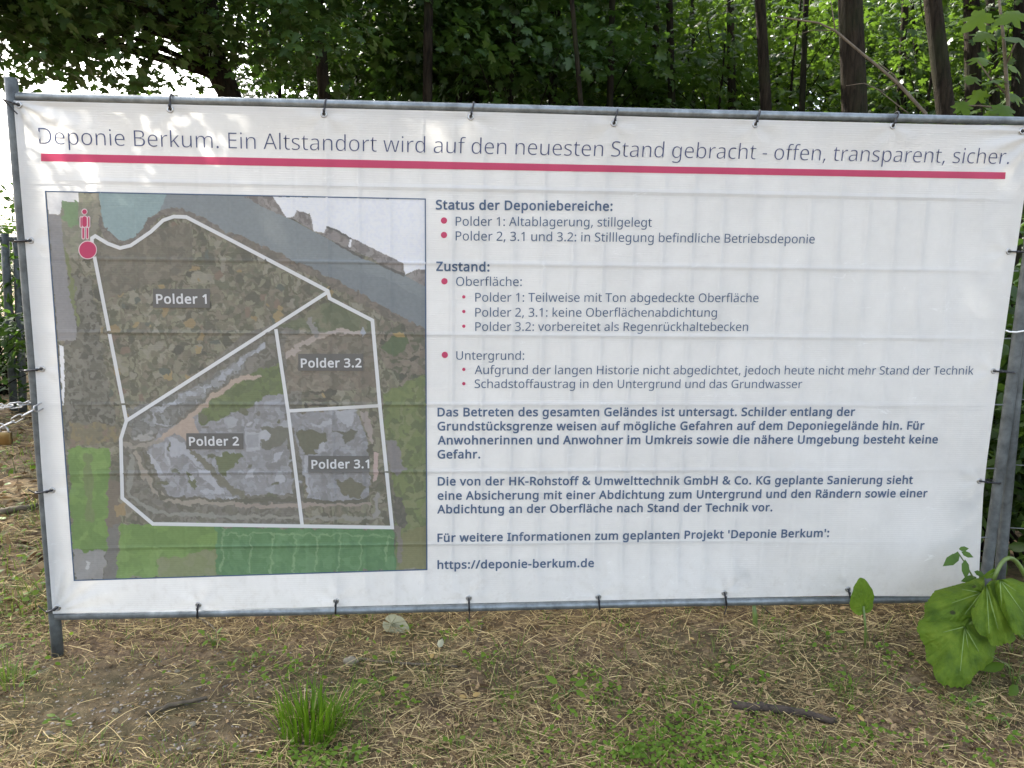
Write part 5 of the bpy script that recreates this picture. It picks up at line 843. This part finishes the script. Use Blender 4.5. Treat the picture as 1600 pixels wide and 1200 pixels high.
def veined_leaf_mat():
    m, t, out = mat('butterbur_leaf'); tc = node(t, 'ShaderNodeTexCoord'); n = node(t, 'ShaderNodeTexNoise', Scale=13.0, Detail=8.0, Roughness=.68); t.links.new(tc.outputs['Object'], n.inputs['Vector'])
    r = ramp(t, [(.34, (.050, .090, .010)), (.52, (.105, .165, .014)), (.70, (.160, .220, .022))]); t.links.new(n.outputs[0], r.inputs[0])
    v = node(t, 'ShaderNodeTexVoronoi', Scale=70.0); v.feature = 'DISTANCE_TO_EDGE'; t.links.new(tc.outputs['Object'], v.inputs['Vector'])
    b = node(t, 'ShaderNodeBump', Strength=.8, Distance=.006); t.links.new(v.outputs['Distance'], b.inputs['Height'])
    p = node(t, 'ShaderNodeBsdfPrincipled', Roughness=.7); p.inputs['Specular IOR Level'].default_value = .2; t.links.new(r.outputs[0], p.inputs['Base Color']); t.links.new(b.outputs[0], p.inputs['Normal'])
    v2 = node(t, 'ShaderNodeTexVoronoi', Scale=21.0); t.links.new(tc.outputs['Object'], v2.inputs['Vector']); n5 = node(t, 'ShaderNodeTexNoise', Scale=5.0, Detail=2.0); t.links.new(tc.outputs['Object'], n5.inputs['Vector'])
    r5 = ramp(t, [(.50, (0, 0, 0)), (.72, (.34, .34, .34))]); t.links.new(n5.outputs[0], r5.inputs[0]); l5 = node(t, 'ShaderNodeMath', operation='LESS_THAN'); t.links.new(v2.outputs['Distance'], l5.inputs[0]); t.links.new(r5.outputs[0], l5.inputs[1])
    x5 = node(t, 'ShaderNodeMix', data_type='RGBA'); x5.inputs[7].default_value = (.030, .028, .012, 1); t.links.new(l5.outputs[0], x5.inputs[0]); t.links.new(r.outputs[0], x5.inputs[6]); t.links.new(x5.outputs[2], p.inputs['Base Color'])
    tr = node(t, 'ShaderNodeBsdfTranslucent'); tr.inputs[0].default_value = (.20, .36, .03, 1); mx = node(t, 'ShaderNodeMixShader'); mx.inputs[0].default_value = .35
    t.links.new(p.outputs[0], mx.inputs[1]); t.links.new(tr.outputs[0], mx.inputs[2]); t.links.new(mx.outputs[0], out.inputs[0]); return m
M_BUTTER = veined_leaf_mat(); M_VEIN = simple('pale_leaf_vein', (.17, .25, .06), .6); M_STALK = simple('green_stalk', (.10, .145, .03), .5, 0, .3, 20)
rt = ground_at(np.array(1640.), np.array(1010.))
yb = -0.16
bb = empty('butterbur', rt, label='butterbur plant with huge drooping round leaves at the lower right corner of the banner', category='plant')
def blade(cen, outline, y0, slope, seed, veins, curl=.05, fold=.05):
    """hanging blade: radial grid from the stalk point to a natural outline, bent in depth"""
    c = np.array(cen, float); q = np.array(outline, float); q = np.vstack([q, q[:1]]); sl = np.concatenate([[0], np.cumsum(np.linalg.norm(np.diff(q, axis=0), axis=1))])
    na, nr = 200, 26; t_ = np.linspace(0, sl[-1], na, endpoint=False); O = np.stack([np.interp(t_, sl, q[:, k]) for k in range(2)], -1)
    K = np.array([1, 2, 3, 2, 1.])/9; O = sum(K[k]*np.roll(O, k-2, 0) for k in range(5))
    d = O-c; ro = np.linalg.norm(d, axis=1); O = c+d*(1+(.05*(vnoise(t_/9+seed, t_*0+seed, 62)-.5)+.035*(vnoise(t_/3.2+seed, t_*0+2, 63)-.5)))[:, None]
    th = np.arctan2(O[:, 1]-c[1], O[:, 0]-c[0]); r = np.linspace(0.01, 1, nr); G = c+(O-c)[:, None]*r[None, :, None]; RR = np.broadcast_to(r, (na, nr)); TH = np.broadcast_to(th[:, None], (na, nr))
    x, y = G[..., 0], G[..., 1]; ve = np.zeros_like(x)
    for vx, vy in veins: a0 = math.atan2(vy-c[1], vx-c[0]); dt = (TH-a0+np.pi) % (2*np.pi)-np.pi; ve += np.exp(-(dt*(RR*ro[:, None]+4)/5.0)**2)
    Yd = y0-slope*(y-c[1])/440+curl*RR**2.2+fold*(vnoise(np.cos(TH)*1.6+9+seed, np.sin(TH)*1.6+9, 65)-.5)*RR+.035*(vnoise(x/34+seed, y/34, 66)-.5)*RR+.006*(vnoise(x/9+seed, y/9, 67)-.5)+.008*ve*(1-.6*RR)
    W = at_y(x, y, Yd); lb = link('leaf_blade', mesh('leaf_blade', W.reshape(-1, 3)-rt, [np.vstack([grid_faces(na, nr), np.stack([(na-1)*nr+np.arange(nr-1), np.arange(nr-1), np.arange(1, nr), (na-1)*nr+np.arange(1, nr)], -1)])], M_BUTTER, True), bb)
    mv_ = MB()
    for vx, vy in veins:
        a0 = math.atan2(vy-c[1], vx-c[0]); i_ = int(np.argmin(np.abs((th-a0+np.pi) % (2*np.pi)-np.pi))); L_ = min(nr-1, max(5, int(nr*np.hypot(vx-c[0], vy-c[1])/np.hypot(*(O[i_]-c))))); mv_.tube(W[i_, :L_]-(0, .0015, 0), np.linspace(.0020, .0006, L_), 6, False)
    link('vein', mv_.me('vein', M_VEIN, True, rt), lb); return W
blade((1507, 979), [(1478, 957), (1450, 962), (1434, 970), (1432, 985), (1437, 998), (1447, 1013), (1446, 1028), (1458, 1042), (1460, 1058), (1475, 1072), (1500, 1076), (1517, 1066), (1522, 1053), (1541, 1046), (1552, 1031), (1557, 1010), (1548, 985), (1530, 962), (1505, 955)], yb-.14, .85, 1.3, [(1470, 989), (1513, 1014), (1500, 1050), (1530, 1020)])
blade((1533, 926), [(1538, 899), (1512, 909), (1495, 914), (1464, 921), (1455, 930), (1443, 944), (1446, 962), (1436, 972), (1462, 982), (1492, 982), (1514, 974), (1530, 958), (1540, 940)], yb-.05, .80, 2.9, [(1484, 943), (1500, 920), (1505, 962)])
blade((1541, 914), [(1526, 936), (1517, 955), (1519, 972), (1530, 990), (1543, 998), (1550, 1008), (1570, 1008), (1588, 998), (1580, 975), (1568, 950), (1562, 925), (1556, 906), (1546, 908)], yb-.09, .90, 4.1, [(1545, 990), (1560, 985), (1552, 960)])
blade((1562, 906), [(1553, 907), (1556, 925), (1563, 950), (1574, 972), (1583, 989), (1600, 993), (1622, 990), (1640, 965), (1632, 925), (1600, 910), (1580, 903)], yb-.12, .90, 5.2, [(1566, 967), (1600, 960), (1590, 925)])
blade((1560, 890), [(1545, 892), (1536, 900), (1541, 904), (1552, 903), (1556, 895), (1552, 888)], yb+.03, .1, 6.1, [(1546, 898)], .0, .01)
w = np.linspace(0, 1, 14)[:, None]; ep = at_y(1553, 906, yb-.05); pk = at_y(1592, 880, yb-.02); link('stalk', MB().tube((1-w)**2*(rt+(0, 0, -.02))+2*w*(1-w)*(2*pk-.5*(rt+ep))+w*w*ep-rt, np.linspace(.010, .0065, 14), 8).me('stalk', M_STALK, True), bb)
for p_, q_ in (((1536, 927), .04), ((1509, 979), .13)):
    e_ = at_y(*p_, yb-q_); link('stalk', MB().tube((1-w)**2*(rt+(-.05, .06, -.02))+2*w*(1-w)*((rt+e_)/2+(0, .03, .12))+w*w*e_-rt, np.linspace(.009, .005, 14), 8).me('stalk', M_STALK, True), bb)
def small_plant(name, px_, py_, label, specs, m=M_LEAFY, h=.05, cat='plant', group=None, tm=(OVAL, OVAL_F)):
    b = ground_at(np.array(float(px_)), np.array(float(py_))); st = []; lv = []
    for dx, dy, dz, s in specs:
        e_ = b+np.array([dx, dy, dz]); st.append([b-(0, 0, .01), b+np.array([dx*.3, dy*.3, dz*.7]), e_]); dv = np.array([dx, dy, .25*dz]); dv = dv/(np.linalg.norm(dv)+1e-6)
        lv.append((e_, dv+.1*R.normal(size=3), np.array([0, -.45, 1])+.3*R.normal(size=3), s))
    return twig_plant(name, st, [.0022]*len(st), lv, label, cat, m, tm, M_STALK, group)
# nettle in front of the lower right corner
b = at_y(1535, 960, -.10); b[2] = 0.0
lv = []
for x, y, s, dx, dz in ((1500, 866, .075, -.85, -.5), (1496, 862, .045, -.3, -.8), (1498, 858, .040, .9, .15), (1502, 862, .045, .85, -.4), (1508, 874, .070, -.1, -.95), (1522, 893, .045, .7, -.2), (1526, 902, .06, -.8, -.1)):
    lv.append((at_y(x, y, -.10), (dx, -.2, dz), (R.normal()*.3, -1, .5), s))
twig_plant('nettle', [[b, at_y(1522, 905, -.10), at_y(1508, 880, -.10), at_y(1496, 862, -.10)]], [.004], lv, 'young nettle rising in front of the lower right banner corner', 'plant', M_NETTLE, (OVAL, OVAL_F), M_STALK)
def heart_leaf(px_, py_, tx_, ty_, foot, label, name='seedling', Yd=-.06):
    g = ground_at(np.array(float(foot[0])), np.array(float(foot[1]))); g = np.array([g[0], min(g[1], -.07), 0]); g[2] = gz(g[0], g[1]); b = at_y(px_, py_, g[1]); t_ = at_y(tx_, ty_, g[1]-.01); o = empty(name, g, label=label, category='plant')
    V, f, Ln = butterbur_leaf(b, t_, (.1, -.9, .35), .60, .1, 3.3, .1, .25, 1.0, .32); link('leaf_blade', mesh('leaf_blade', V-g, [f], M_BUTTER, True), o); link('stalk', MB().tube(np.array([g-(0, 0, .01), (g+b)/2+(.004, 0, 0), b+(t_-b)*.02])-g, .004, 7).me('stalk', M_STALK, True), o)
heart_leaf(1349, 948, 1348, 908, (1352, 1012), 'single upright heart-shaped leaf in front of the bottom rail, right of centre')
g = ground_at(np.array(1181.), np.array(978.)); t_ = at_y(1178, 945, g[1]); o = link('leaf_stalk', MB().tube(np.array([g-(0, 0, .02), (g+t_)/2, t_])-g, np.array([.010, .009, .007]), 8).me('leaf_stalk', M_STALK, True), None, g, label='cut pale green stalk standing under the bottom rail', category='plant')
# withered pale leaf under the bottom rail
g = ground_at(np.array(625.), np.array(985.)); b = at_y(612, 975, g[1]-.01); t_ = at_y(645, 992, g[1]-.03); V, f, _ = butterbur_leaf(b, t_, (.25, -.9, .35), .50, .35, 1.1, .9, .4, 10.0)
link('withered_leaf', mesh('withered_leaf', V-g, [f], M_PALELEAF, True), None, g, label='pale withered curled leaf lying under the bottom rail', category='leaf')

def fscatter(n, x0, x1, y0, y1):
    """ground points seen between the pixel rows, denser where nearer"""
    px_ = R.uniform(x0, x1, n); py_ = R.uniform(y0, y1, n); return px_, py_, ground_at(px_, py_)
def bare_mask(px_, py_):                    # the bare trampled patch on the left
    e_ = ((px_-250)/290)**2+((py_-1120)/105)**2; return np.exp(-e_**1.6)*(0.6+.6*vnoise(px_/60, py_/40, 77))
# straw
def straw(n, x0, x1, y0, y1, lo, hi, keep_bare=.35):
    px_, py_, P = fscatter(n, x0, x1, y0, y1); k = (R.random(n) > bare_mask(px_, py_)*(1-keep_bare)) & (R.random(n) < .22+1.5*vnoise(px_/85, py_/38, 45)*(.4+1.2*vnoise(px_/30, py_/16, 46))); P = P[k]; n = len(P)
    a = R.normal(size=n)*.9+np.where(R.random(n) < .5, .3, 2.6); L = np.stack([np.cos(a), np.sin(a), R.normal(size=n)*.16], -1); return P, L
def blades(P, L, ln, wd, curl, arch, m=5):
    """thin curved strips: position, direction, length, width, sideways curl, arch"""
    n = len(P); L = L/np.linalg.norm(L, axis=1)[:, None]; Nn = np.array([0, 0, 1.])+.5*R.normal(size=(n, 3)); B = np.cross(Nn, L); B /= np.linalg.norm(B, axis=1)[:, None]+1e-9; Nn = np.cross(L, B)
    t = np.linspace(-.5, .5, m); c = P[:, None]+(ln[:, None]*t)[..., None]*L[:, None]+(ln[:, None]*curl[:, None]*(t*t*2-.2+t**3*2))[..., None]*B[:, None]*.5+(ln*arch)[:, None, None]*(.25-t*t)[None, :, None]*np.array([0, 0, 1.])
    hw = wd[:, None]*(1-.45*(t+.5))*.5; V = np.stack([c-hw[..., None]*B[:, None], c+hw[..., None]*B[:, None]], 2).reshape(-1, 3)
    f = np.concatenate([np.array([[2*k, 2*k+1, 2*k+3, 2*k+2]]) for k in range(m-1)]); return V, (f[None]+(np.arange(n)*2*m)[:, None, None]).reshape(-1, 4)
mb = MB()
for (n, x0, x1, y0, y1, l0, l1, w0, w1, lift) in ((24000, -80, 1680, 940, 1235, .008, .042, .0008, .0026, .009), (6500, -80, 1680, 940, 1235, .04, .12, .0012, .0030, .016), (260, -80, 1680, 960, 1235, .08, .20, .0018, .0034, .022), (2600, -100, 1700, 925, 1000, .03, .14, .0014, .0030, .016), (4200, -150, 130, 590, 960, .05, .2, .002, .005, .012), (7000, 1680, 2300, 900, 1235, .01, .09, .001, .003, .012), (6000, -600, -80, 900, 1235, .01, .09, .001, .003, .012)):
    P, L = straw(n, x0, x1, y0, y1, l0, l1, .12); n = len(P); P[:, 2] += lift*R.random(n)+.002; V, f = blades(P, L, l0+(l1-l0)*R.random(n)**1.7, R.uniform(w0, w1, n), R.normal(size=n)**3*.09, R.uniform(0, .20, n)*(lift/.016)); mb.add(V, f)
link('straw', mb.me('straw', M_STRAW), kind='stuff', label='dry cut straw scattered over the ground', category='straw')
# leaf litter and chips of wood
mb = MB(); n = 34000; px_, py_, P = fscatter(n, -80, 1680, 940, 1235); k = R.random(n) > .6*bare_mask(px_, py_); px_, py_, P = px_[k], py_[k], P[k]; n = len(P); P[:, 2] += .006*R.random(n); V, f = leaves(P, rnd_unit(n)*(1, 1, .2), np.array([0, 0, 1.])+.45*R.normal(size=(n, 3)), (.005+.026*R.random(n)**3)*(1-.45*np.clip(bare_mask(px_, py_), 0, 1)), DIAM*(1, 1, 3), DIAM_F); mb.add(V, *f)
n = 9000; px_, py_, P = fscatter(n, 1680, 2300, 900, 1235); V, f = leaves(P+(0, 0, .003), rnd_unit(n)*(1, 1, .2), np.array([0, 0, 1.])+.45*R.normal(size=(n, 3)), .006+.02*R.random(n)**3, DIAM*(1, 1, 3), DIAM_F); mb.add(V, *f)
n = 2500; px_, py_, P = fscatter(n, -150, 130, 590, 960); P[:, 2] += .006*R.random(n); V, f = leaves(P, rnd_unit(n)*(1, 1, .2), np.array([0, 0, 1.])+.5*R.normal(size=(n, 3)), R.uniform(.03, .08, n), DIAM*(1, 1, 2), DIAM_F); mb.add(V, *f)
link('leaf_litter', mb.me('leaf_litter', M_LITTER), kind='stuff', label='brown leaf litter and wood chips on the soil', category='litter')
# stone chips on the bare patch
n = 2600; px_, py_, P = fscatter(n, -60, 560, 1000, 1225); k = R.random(n) < bare_mask(px_, py_)*.95; P = P[k]; n = len(P)
CH = np.array([(-.5, -.3, -.2), (.5, -.35, -.2), (.45, .35, -.2), (-.4, .3, -.2), (-.3, -.2, .25), (.3, -.22, .3), (.3, .2, .22), (-.25, .2, .28)]); CH_F = [[(0, 3, 2, 1), (4, 5, 6, 7), (0, 1, 5, 4), (1, 2, 6, 5), (2, 3, 7, 6), (3, 0, 4, 7)]]
V, f = leaves(P, rnd_unit(n)*(1, 1, .15), np.array([0, 0, 1.])+.25*R.normal(size=(n, 3)), .003+.011*R.random(n)**3, CH*(1.3, 1, .5), CH_F); link('stone_chips', mesh('stone_chips', V, f, M_CHIP), kind='stuff', label='small pale stone chips on the bare trampled soil', category='gravel')
# grass
def tuft_mesh(n, h, spread, lean=.5, w=.004):
    a = R.random(n)*2*np.pi; r = spread*np.sqrt(R.random(n)); B0 = np.stack([r*np.cos(a), r*np.sin(a), np.zeros(n)-.01], -1); hh = h*R.uniform(.45, 1.1, n); od = np.stack([np.cos(a), np.sin(a)], -1)+R.normal(size=(n, 2))*.5; k = 6; V = []; 
    t = np.linspace(0, 1, k); ln = lean*R.uniform(.3, 1.6, n)
    C_ = B0[:, None]+np.stack([od[:, 0:1]*(ln*hh)[:, None]*t**1.8, od[:, 1:2]*(ln*hh)[:, None]*t**1.8, hh[:, None]*(t-.35*(ln*.8)[:, None]*t**3)], -1)
    sd_ = np.stack([-od[:, 1], od[:, 0], np.zeros(n)], -1); sd_ /= np.linalg.norm(sd_, axis=1)[:, None]; ww = (w*R.uniform(.6, 1.3, n))[:, None]*(1-t**2.2)[None]
    V = np.stack([C_-sd_[:, None]*ww[..., None]/2, C_+sd_[:, None]*ww[..., None]/2], 2).reshape(-1, 3)
    f = np.concatenate([np.stack([i*2*k+np.array([2*j, 2*j+1, 2*j+3, 2*j+2]) for j in range(k-1)]) for i in range(n)]); return V, f
def tuft(px_, py_, n, h, sp, label, m=M_GRASS, lean=.5, w=.004, group=None):
    g = ground_at(np.array(float(px_)), np.array(float(py_))); V, f = tuft_mesh(n, h, sp, lean, w); o = link('grass_tuft', mesh('grass_tuft', V, [f], m), None, g, label=label, category='grass tuft')
    if group: o['group'] = group
    return o
tg_ = tuft(486, 1142, 210, .160, .095, 'bright green upright grass tuft left of centre in the foreground', M_TUFT, lean=.35, w=.0058)
V, f = tuft_mesh(60, .12, .12, .9, .0035); link('dry_blades', mesh('dry_blades', V, [f], M_STRAW), tg_)
tuft(540, 1128, 22, .16, .03, 'long thin grass blades bending right beside the bright tuft', M_TUFT, lean=1.3)
tuft(15, 1068, 60, .11, .06, 'green grass tuft at the left edge below the post foot', lean=.7)
tuft(270, 1180, 70, .05, .06, 'low fine grass tuft on the bare soil at the bottom left', lean=.6, w=.002)
tuft(1330, 1075, 34, .06, .06, 'short grass tuft in the straw left of the butterbur', lean=.8)
tuft(1278, 1182, 50, .06, .06, 'short grass tuft at the bottom right of centre', lean=.7)
tuft(800, 1095, 40, .06, .05, 'thin grass tuft just right of the two yellow leaves', lean=.8, w=.003)
tuft(720, 1185, 70, .06, .10, 'fine grass tuft at the bottom centre', lean=1.0, w=.0025)
# thin scattered grass
px_, py_, P = fscatter(1500, -80, 1680, 940, 1235); k = R.random(1500) > np.maximum(bare_mask(px_, py_), 1-1.5*vnoise(px_/120, py_/70, 31)); P = P[k]
mb = MB()
for q in P[:700]: V, f = tuft_mesh(int(R.integers(4, 10)), R.uniform(.03, .08), .025, .8, .0028); mb.add(V+q, f)
px_, py_, P = fscatter(160, -140, 120, 590, 960)
for q in P: V, f = tuft_mesh(9, R.uniform(.05, .14), .06, .8, .005); mb.add(V+q, f)
link('sparse_grass', mb.me('sparse_grass', M_GRASS), kind='stuff', label='thin green grass growing through the straw', category='grass')
# clover-like ground cover, thick at the bottom right of centre
mb = MB()
def cover(n, cx, cy, rx, ry, s0, s1, hgt):
    px_ = cx+rx*R.normal(size=n); py_ = np.clip(cy+ry*R.normal(size=n), 950, 1240); P = ground_at(px_, py_); P[:, 2] += hgt*R.random(n)+.004
    V, f = leaves(P, rnd_unit(n)*(1, 1, .2), np.array([0, -.2, 1.])+.4*R.normal(size=(n, 3)), R.uniform(s0, s1, n), OVAL*(1, 1.5, 1), OVAL_F); mb.add(V, *f)
cover(800, 1090, 1170, 75, 35, .008, .020, .035); cover(260, 960, 1180, 80, 22, .008, .018, .03); cover(150, 420, 1045, 55, 20, .009, .022, .03); cover(120, 480, 1190, 40, 12, .010, .022, .03); cover(160, 1420, 1170, 110, 22, .008, .018, .025); cover(220, 800, 1110, 420, 60, .006, .016, .02); cover(100, 30, 1000, 40, 30, .01, .025, .03)
for k_ in range(46): cover(int(R.integers(5, 16)), R.uniform(560, 1600), R.uniform(985, 1200), 11, 5, .008, .024, .04)
px_, py_, P = fscatter(300, -140, 110, 600, 960); P[:, 2] += .05*R.random(300); V, f = leaves(P, rnd_unit(300)*(1, 1, .2), np.array([0, -.2, 1.])+.4*R.normal(size=(300, 3)), R.uniform(.02, .05, 300), OVAL*(1, 1.5, 1), OVAL_F); mb.add(V, *f)
link('ground_cover', mb.me('ground_cover', M_CLOVER), kind='stuff', label='small clover-like green ground cover', category='ground cover')
# seedlings one can point to
sp4 = lambda s, h: [(s*math.cos(a), s*.6*math.sin(a), h*R.uniform(.6, 1.1), s*R.uniform(.9, 1.3)) for a in R.random()*6+np.arange(4)*1.57]
for x, y, s, h, lb in ((592, 1078, .034, .03, 'broad green seedling leaf right of the bright grass tuft'), (333, 1010, .030, .05, 'round-leaved seedling under the first bottom tie'), (735, 988, .028, .03, 'seedling under the tie with the hanging tail'), (885, 1092, .040, .04, 'broad-leaved seedling right of the two yellow leaves'), (1293, 1000, .030, .05, 'seedling in the straw left of the upright heart-shaped leaf'), (1432, 1080, .022, .02, 'tiny round seedling left of the big butterbur leaf'), (516, 970, .035, .06, 'dark seedling just below the rail under the second bottom tie'), (1515, 1108, .022, .025, 'small seedling below the big butterbur leaf'), (95, 1127, .030, .015, 'flat dark green leaf seedling on the soil at the lower left'), (1562, 1132, .026, .03, 'yellow-green seedling near the bottom right corner'), (545, 1188, .03, .03, 'clover seedling at the bottom under the bright grass tuft')):
    small_plant('seedling', x, y, lb, sp4(s, h), M_CLOVER)
small_plant('weed', 1585, 1075, 'leafy green weed at the right edge below the butterbur', [(-.06, -.02, .10, .08), (.02, -.03, .13, .09), (.05, .0, .06, .08), (-.03, -.05, .04, .07), (-.10, .0, .12, .06)], M_LEAFY)
small_plant('weed', 25, 740, 'lone pale green leaf standing in the litter left of the post', [(-.05, 0, .16, .12), (.05, 0, .06, .09), (.0, -.04, .05, .07)], M_LEAFY)
small_plant('weed', 8, 590, 'broad-leaved green weed at the left edge above the chain', [(-.06, 0, .18, .22), (.12, 0, .26, .24), (.0, -.1, .16, .2)], M_LEAF)
# stones, sticks, fallen leaves
def stone(px_, py_, s, label, m=M_STONE):
    g = ground_at(np.array(float(px_)), np.array(float(py_))); th, ph = np.meshgrid(np.linspace(.02, np.pi-.02, 14), np.linspace(0, 2*np.pi, 21)[:-1], indexing='ij'); d = np.stack([np.sin(th)*np.cos(ph), np.sin(th)*np.sin(ph), np.cos(th)], -1)
    rr = 1+.5*(vnoise(d[..., 0]*1.6+px_, d[..., 2]*1.6+d[..., 1]*1.6, 9)-.5)+.2*(vnoise(d[..., 0]*4+px_, d[..., 2]*4+d[..., 1]*3, 10)-.5); V = d*rr[..., None]*np.array([s, s*.7, s*.62]); i, j = np.meshgrid(np.arange(13), np.arange(20), indexing='ij'); f = np.stack([i*20+j, (i+1)*20+j, (i+1)*20+(j+1) % 20, i*20+(j+1) % 20], -1).reshape(-1, 4)
    link('stone', mesh('stone', V.reshape(-1, 3)+(0, 0, s*.3), [f], m, False), None, g, label=label, category='stone')
stone(549, 1037, .026, 'pale rough stone at the left end of the dead twig')
stone(277, 1050, .010, 'light grey stone chip on the bare soil'); stone(75, 1148, .013, 'flat grey pebble at the lower left of the bare soil')
stone(180, 1112, .011, 'pale oblong pebble right of the flat dark leaf'); stone(301, 1133, .012, 'grey-brown pebble left of the bright grass tuft')
def stick(pts, r, label, name='stick', m=M_TWIG):
    P = np.array([ground_at(np.array(float(x)), np.array(float(y)))+(0, 0, r*.8) for x, y in pts]); b = P[0].copy(); t_ = np.linspace(0, len(P)-1, len(P)*4); Q = np.stack([np.interp(t_, np.arange(len(P)), P[:, k]) for k in range(3)], -1)+.15*r*R.normal(size=(len(t_), 3))
    link(name, MB().tube(Q-b, np.linspace(r, r*.6, len(Q)), 8).me(name, m, True), None, b, label=label, category='stick')
stick([(560, 1032), (620, 1038), (665, 1040), (715, 1043)], .006, 'dark dead twig lying right of the pale stone')
stick([(1142, 1108), (1200, 1112), (1265, 1122), (1305, 1133)], .016, 'dark weathered stick half sunk in the straw, right of centre', m=simple('dark_wood', (.045, .032, .022), .95, 0, .6, 40, 1.0))
stick([(0, 805), (30, 800), (60, 794)], .022, 'pale branch lying on the ground left of the post')
stick([(302, 962), (325, 975), (343, 992)], .006, 'pale bent twig sticking out under the first bottom tie')
stick([(755, 965), (752, 985), (745, 1005)], .004, 'thin curved twig under the tie with the hanging tail')
stick([(230, 1118), (265, 1105), (300, 1098), (325, 1092)], .008, 'brown twig lying across the bare soil')
def fallen(px_, py_, s, label, m=M_YLEAF, lift=.012, d=None):
    g = ground_at(np.array(float(px_)), np.array(float(py_))); V, f = leaves(np.array([[0, 0, lift]]), rnd_unit(1)*(1, .6, .1) if d is None else np.array([d], float), np.array([[.1, -.5, .8]]), np.array([s]), OVAL*(1, 1.05, 2.8), OVAL_F); link('fallen_leaf', mesh('fallen_leaf', V, f, m), None, g, label=label, category='leaf')
fallen(717, 1093, .030, 'ochre fallen leaf, left one of a pair in the straw', d=(1, 0, .1)); fallen(738, 1093, .034, 'bright yellow fallen leaf, right one of a pair in the straw', d=(.9, .5, .2)); fallen(925, 1101, .026, 'small yellow leaf in the grass right of centre'); fallen(585, 1087, .026, 'round tan leaf beside the broad green seedling'); fallen(672, 1034, .03, 'pinkish tan leaf on the dead twig', d=(.3, .6, .3)); fallen(686, 1018, .05, 'pale upright leaf above the dead twig', M_PALELEAF, .015, (.25, .1, 1)); fallen(1350, 1133, .03, 'orange-yellow leaf right of the weathered stick'); fallen(1333, 958, .03, 'orange leaf beside the upright heart-shaped leaf'); fallen(78, 908, .06, 'long tan leaf left of the post foot', M_PALELEAF); fallen(1085, 1004, .02, 'small cream leaf in the straw, right of centre')
